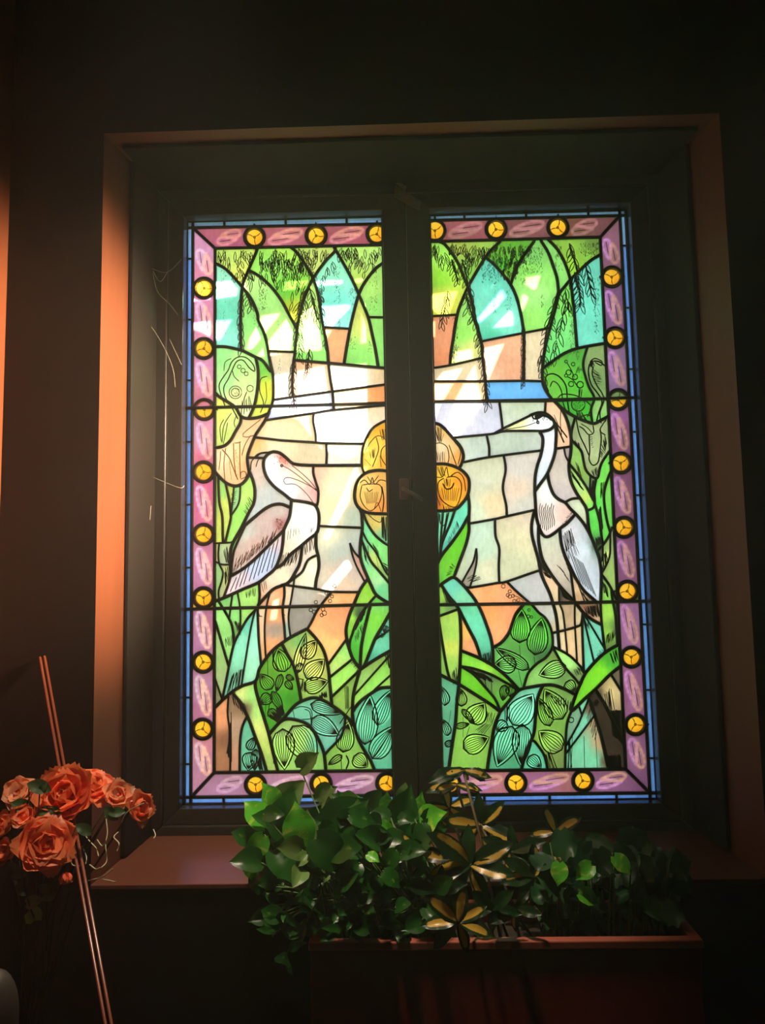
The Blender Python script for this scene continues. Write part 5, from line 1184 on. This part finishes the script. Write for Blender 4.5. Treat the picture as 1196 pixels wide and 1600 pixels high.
sb.build('stem', M_STEM, ger, True)
# ------------------------------------------------------------------ vase with the artificial rose spray at the left
vx, vy = -.585, -.385
PET = leafy('rose_petal', hexcol('f85c34'), hexcol('fc8c58'), .45, .45); PET2 = leafy('rose_petal_pale', hexcol('f48a5c'), hexcol('fcb080'), .45, .5)
CORE = mat('rose_heart', hexcol('d82c24'), .5)
def petal_mesh(m, curl, seed):
    rr = random.Random(seed); v = []; f = []; n = 6
    for i in range(n + 1):
        t = i / n
        for j in range(-3, 4):
            s = j / 3; w_ = .62 * math.sin(math.pi * (.12 + .80 * t)) ** .7 * (1 if t < .85 else .92); x = s * w_
            v.append((x, t * (1 - .1 * s * s) + (.05 * math.cos(9 * s + seed) if t == 1 else 0), .45 * s * s * w_ + curl * (t - .45) ** 2 * 1.6 - curl * .25 + .03 * rr.uniform(-1, 1)))
    for i in range(n):
        for j in range(6): a = i * 7 + j; f.append((a, a + 1, a + 8, a + 7))
    me = bpy.data.meshes.new('petal'); me.from_pydata(v, [], f); me.materials.append(m); me.polygons.foreach_set('use_smooth', [True] * len(f))
    at_ = me.attributes.new('mark', 'FLOAT', 'POINT'); at_.data.foreach_set('value', [min(1, .2 + .6 * (i // 7) / n) for i in range(len(v))]); me.update(); return me
PM = [petal_mesh(PET, c, k) for k, c in enumerate((-.5, -.8, .35, .5))]; PM2 = [petal_mesh(PET2, c, 9 + k) for k, c in enumerate((-.5, -.9, .3))]
spray = empty('rose_spray', (vx, vy, 0)); tag(spray, 'spray of orange-red artificial roses with trailing tendrils left of the sill', 'flowers')
b = MB(); b.lathe([(.050, 0), (.054, .01), (.050, .22), (.040, .52), (.034, .72), (.040, .80), (.036, .80), (.031, .72)], (vx, vy, 0), 28); b.build('vase', mat('dark_glaze', hexcol('1c1a1c'), .35), spray, True)
ssb = MB()
def rose(x_, y_, rpx, Y, axis, pal, layers=4):
    c = at(x_, y_, Y); r = rpx * (Y + 1.62) / F_PX; ax = Vector(axis).normalized(); u = ax.orthogonal().normalized(); w_ = ax.cross(u)
    b = MB(); prof = [(.02, -.5), (.14, -.42), (.16, -.2), (.17, .0), (.12, .12), (.03, .16)]
    n = 10
    for q, z in prof: b.v += [c + (u * math.cos(2 * math.pi * k / n) + w_ * math.sin(2 * math.pi * k / n)) * q * r + ax * z * r for k in range(n)]
    for i in range(len(prof) - 1):
        for k in range(n): b.f.append((i * n + k, i * n + (k + 1) % n, (i + 1) * n + (k + 1) % n, (i + 1) * n + k)); b.m.append(0)
    b.f.append(tuple(reversed(range(n)))); b.m.append(0); b.f.append(tuple(range((len(prof) - 1) * n, len(prof) * n))); b.m.append(0)
    o = b.build('rose_bloom', CORE, spray, True); M_ = PM2 if pal else PM
    for L_ in range(layers) if layers > 1 else (0, 1):
        k_n = (4, 5, 6, 7)[L_]; op = (.10, .38, .78, 1.22)[L_]; sz = (.72, .92, 1.08, 1.25)[L_]
        for k in range(k_n):
            a = 2 * math.pi * (k + .37 * L_) / k_n + r6.uniform(-.15, .15); rad = u * math.cos(a) + w_ * math.sin(a); oo = op + r6.uniform(-.12, .12)
            d = ax * math.cos(oo) + rad * math.sin(oo); put('petal', M_[r6.randrange(len(M_))], c - ax * r * .42 + rad * r * .08, d, ax * math.sin(oo) - rad * math.cos(oo) + Vector((.001, 0, 0)), r * sz, o)
    ssb.tube([Vector((vx + r6.uniform(-.02, .02), vy + r6.uniform(-.02, .02), .76)), Vector((vx, vy, .96)).lerp(c, .45) + Vector((0, 0, -.01)), c - ax * r * .48], .0018, 5)
    # green sepals
    for k in range(4):
        a = k * 1.57; rad = u * math.cos(a) + w_ * math.sin(a); put('sepal', LN[k % 2], c - ax * r * .5, rad - ax * .4, ax + rad * .1, r * .5, o)
rose(100, 1240, 40, -.40, (.15, -1, .75), 0); rose(146, 1230, 30, -.36, (.4, -.6, .9), 0); rose(184, 1243, 27, -.37, (.5, -.8, .7), 1, 3); rose(216, 1262, 30, -.36, (.9, -.5, .3), 0, 3)
rose(30, 1240, 30, -.40, (-.1, -1, .8), 1, 3); rose(35, 1279, 24, -.44, (.2, -.8, .9), 0, 3); rose(4, 1290, 24, -.42, (-.2, -1, .5), 0, 3); rose(72, 1318, 38, -.45, (.5, -1, .5), 0); rose(8, 1328, 22, -.43, (0, -1, .2), 0, 3); rose(103, 1372, 18, -.45, (.1, -.4, -1), 0, 1)
RL_ = leafy('rose_leaf', hexcol('3a5a30'), hexcol('607848'), .45, .35); RLM = [leaf_mesh('leaf', lambda t: .3 * math.sin(math.pi * t) ** .7 + .004, RL_, .3, .4, mark=varm, seed=60 + k) for k in range(2)]; RLB = leaf_mesh('leaf', heart, leafy('ivy_leaf', hexcol('8aa860'), hexcol('b8c880'), .4, .4), .3, .4, mark=varm, seed=66)
for x_, y_, tx, ty in ((62, 1238, 70, 1225), (45, 1225, 72, 1232), (78, 1262, 92, 1272), (60, 1270, 80, 1265), (15, 1365, 42, 1358), (62, 1385, 80, 1392), (30, 1350, 48, 1356), (85, 1300, 70, 1276), (120, 1290, 140, 1300), (170, 1270, 190, 1268), (165, 1262, 180, 1278), (20, 1255, 45, 1262), (50, 1395, 28, 1385), (66, 1405, 84, 1398), (10, 1350, 30, 1370), (60, 1355, 45, 1340)):
    A_ = at(x_, y_, -.43); B_ = at(tx, ty, -.43); put('leaf', RLM[r6.randrange(2)], A_, B_ - A_, Vector((r6.uniform(-.4, .4), -1, .5)), (B_ - A_).length * 1.3, spray); ssb.tube([Vector((vx, vy, .95)).lerp(A_, .5) + Vector((0, 0, .01)), A_], .0011, 5)
for x_, y_, tx, ty in ((42, 1412, 62, 1406), (52, 1428, 40, 1442), (50, 1420, 62, 1436)): A_ = at(x_, y_, -.45); B_ = at(tx, ty, -.45); put('leaf', RLB, A_, B_ - A_, Vector((.1, -1, .4)), (B_ - A_).length * 1.25, spray)
ssb.tube([at(30, 1345, -.45), at(38, 1385, -.45), at(46, 1415, -.452), at(54, 1436, -.452)], .001, 5)
ssb.build('stem', mat('dark_rose_stem', hexcol('10140c'), .7), spray, True)
tb = MB()
for ch in (((128, 1296), (138, 1312), (150, 1325), (154, 1338)), ((165, 1275), (168, 1300), (165, 1320), (167, 1345), (158, 1356)), ((152, 1312), (160, 1322), (166, 1312)), ((185, 1300), (178, 1308), (186, 1318), (183, 1330)), ((110, 1342), (104, 1326), (108, 1330)), ((100, 1352), (108, 1342), (114, 1352), (125, 1353)), ((128, 1322), (135, 1338), (134, 1350)), ((138, 1376), (160, 1370), (176, 1358)), ((160, 1374), (172, 1376), (182, 1379)), ((140, 1351), (150, 1358), (156, 1356)), ((190, 1285), (200, 1268), (225, 1255)), ((240, 1296), (243, 1305), (240, 1310))):
    tb.tube(spl3([at(x, y, -.40 - .01 * i) for i, (x, y) in enumerate(ch)]), .0009, 5)
tb.build('tendril', mat('pale_tendril', hexcol('b8b890'), .6), spray, True)
# ------------------------------------------------------------------ twin canes leaning in the corner
M_CANE = mat('copper_brown_cane', hexcol('7a3c26'), .25, noise=(20, .2), spec=.8)
top = at(66, 1026, YF - .008); q = at(157, 1530, -.50); dd = (q - top); foot = top + dd * ((top.z - .004) / -dd.z)
cane = empty('cane', (foot.x, foot.y, 0)); tag(cane, 'pair of slender copper-brown canes leaning against the wall behind the roses', 'cane')
side = dd.cross(CAM - top).normalized() * .0036
for s_ in (-1, 1):
    b = MB(); b.tube([top + side * s_, foot + side * s_ * 1.1], .0022, 10); b.build('rod', M_CANE, cane, True)
b = MB(); b.tube([top + dd * .46 - side * 0, top + dd * .475], .0072, 12); b.build('tie', mat('dark_tie', hexcol('3a2018'), .6), cane, True)
# ------------------------------------------------------------------ rounded post top in the lower left corner
pp = at(-6, 1560, -.60); b = MB(); rr_ = .027
b.lathe([(rr_ * .98, 0), (rr_, pp.z - .02)] + [(rr_ * math.cos(a * math.pi / 14), pp.z - .02 + .055 * math.sin(a * math.pi / 14)) for a in range(1, 7)] + [(.002, pp.z + .035)], (pp.x, pp.y, 0), 24)
o = b.build('post', mat('grey_brown_post', hexcol('3a342f'), .5, noise=(12, .2)), None, True); tag(o, 'grey-brown rounded post top in the bottom left corner', 'post')
# ------------------------------------------------------------------ cobweb at the left of the frame
cb = MB(); r7 = random.Random(3)
for ch in (((216, 492), (222, 505), (218, 520), (226, 526)), ((214, 408), (238, 420), (262, 425), (284, 405)), ((238, 420), (246, 455), (265, 475), (278, 492)), ((205, 486), (232, 505), (255, 540), (270, 575), (274, 605)), ((262, 425), (250, 440), (238, 420)), ((192, 727), (206, 755)), ((165, 822), (190, 850), (228, 838), (236, 790)), ((205, 486), (214, 515), (224, 524)), ((265, 530), (284, 570)), ((220, 500), (232, 505)), ((238, 745), (280, 762), (288, 758))):
    cb.tube(spl3([at(x, y, -.06 - .008 * (i % 2)) for i, (x, y) in enumerate(ch)]), .00045, 4)
o = cb.build('cobweb', mat('cobweb', hexcol('b8b0a4'), .8), None, True); tag(o, 'wispy grey cobweb strands beside the left of the window', 'cobweb', None, 'stuff')
# ------------------------------------------------------------------ added haze volume, imitating lens glare in front of the window
hz = bpy.data.materials.new('glare_haze'); hz.use_nodes = True; n_ = hz.node_tree.nodes; n_.remove(n_['Principled BSDF'])
vs = n_.new('ShaderNodeVolumeScatter'); vs.inputs['Density'].default_value = 0.085; vs.inputs['Anisotropy'].default_value = 0.8; vs.inputs['Color'].default_value = (1, 1, 1, 1)
hz.node_tree.links.new(vs.outputs[0], n_['Material Output'].inputs['Volume'])
b = MB(); b.box((X0 + .004, -1.75, .80), (0.9, -.72, ZC - .25))
o = b.build('glare_haze', hz); tag(o, 'added haze imitating lens glare around the bright window', None, None, 'stuff')
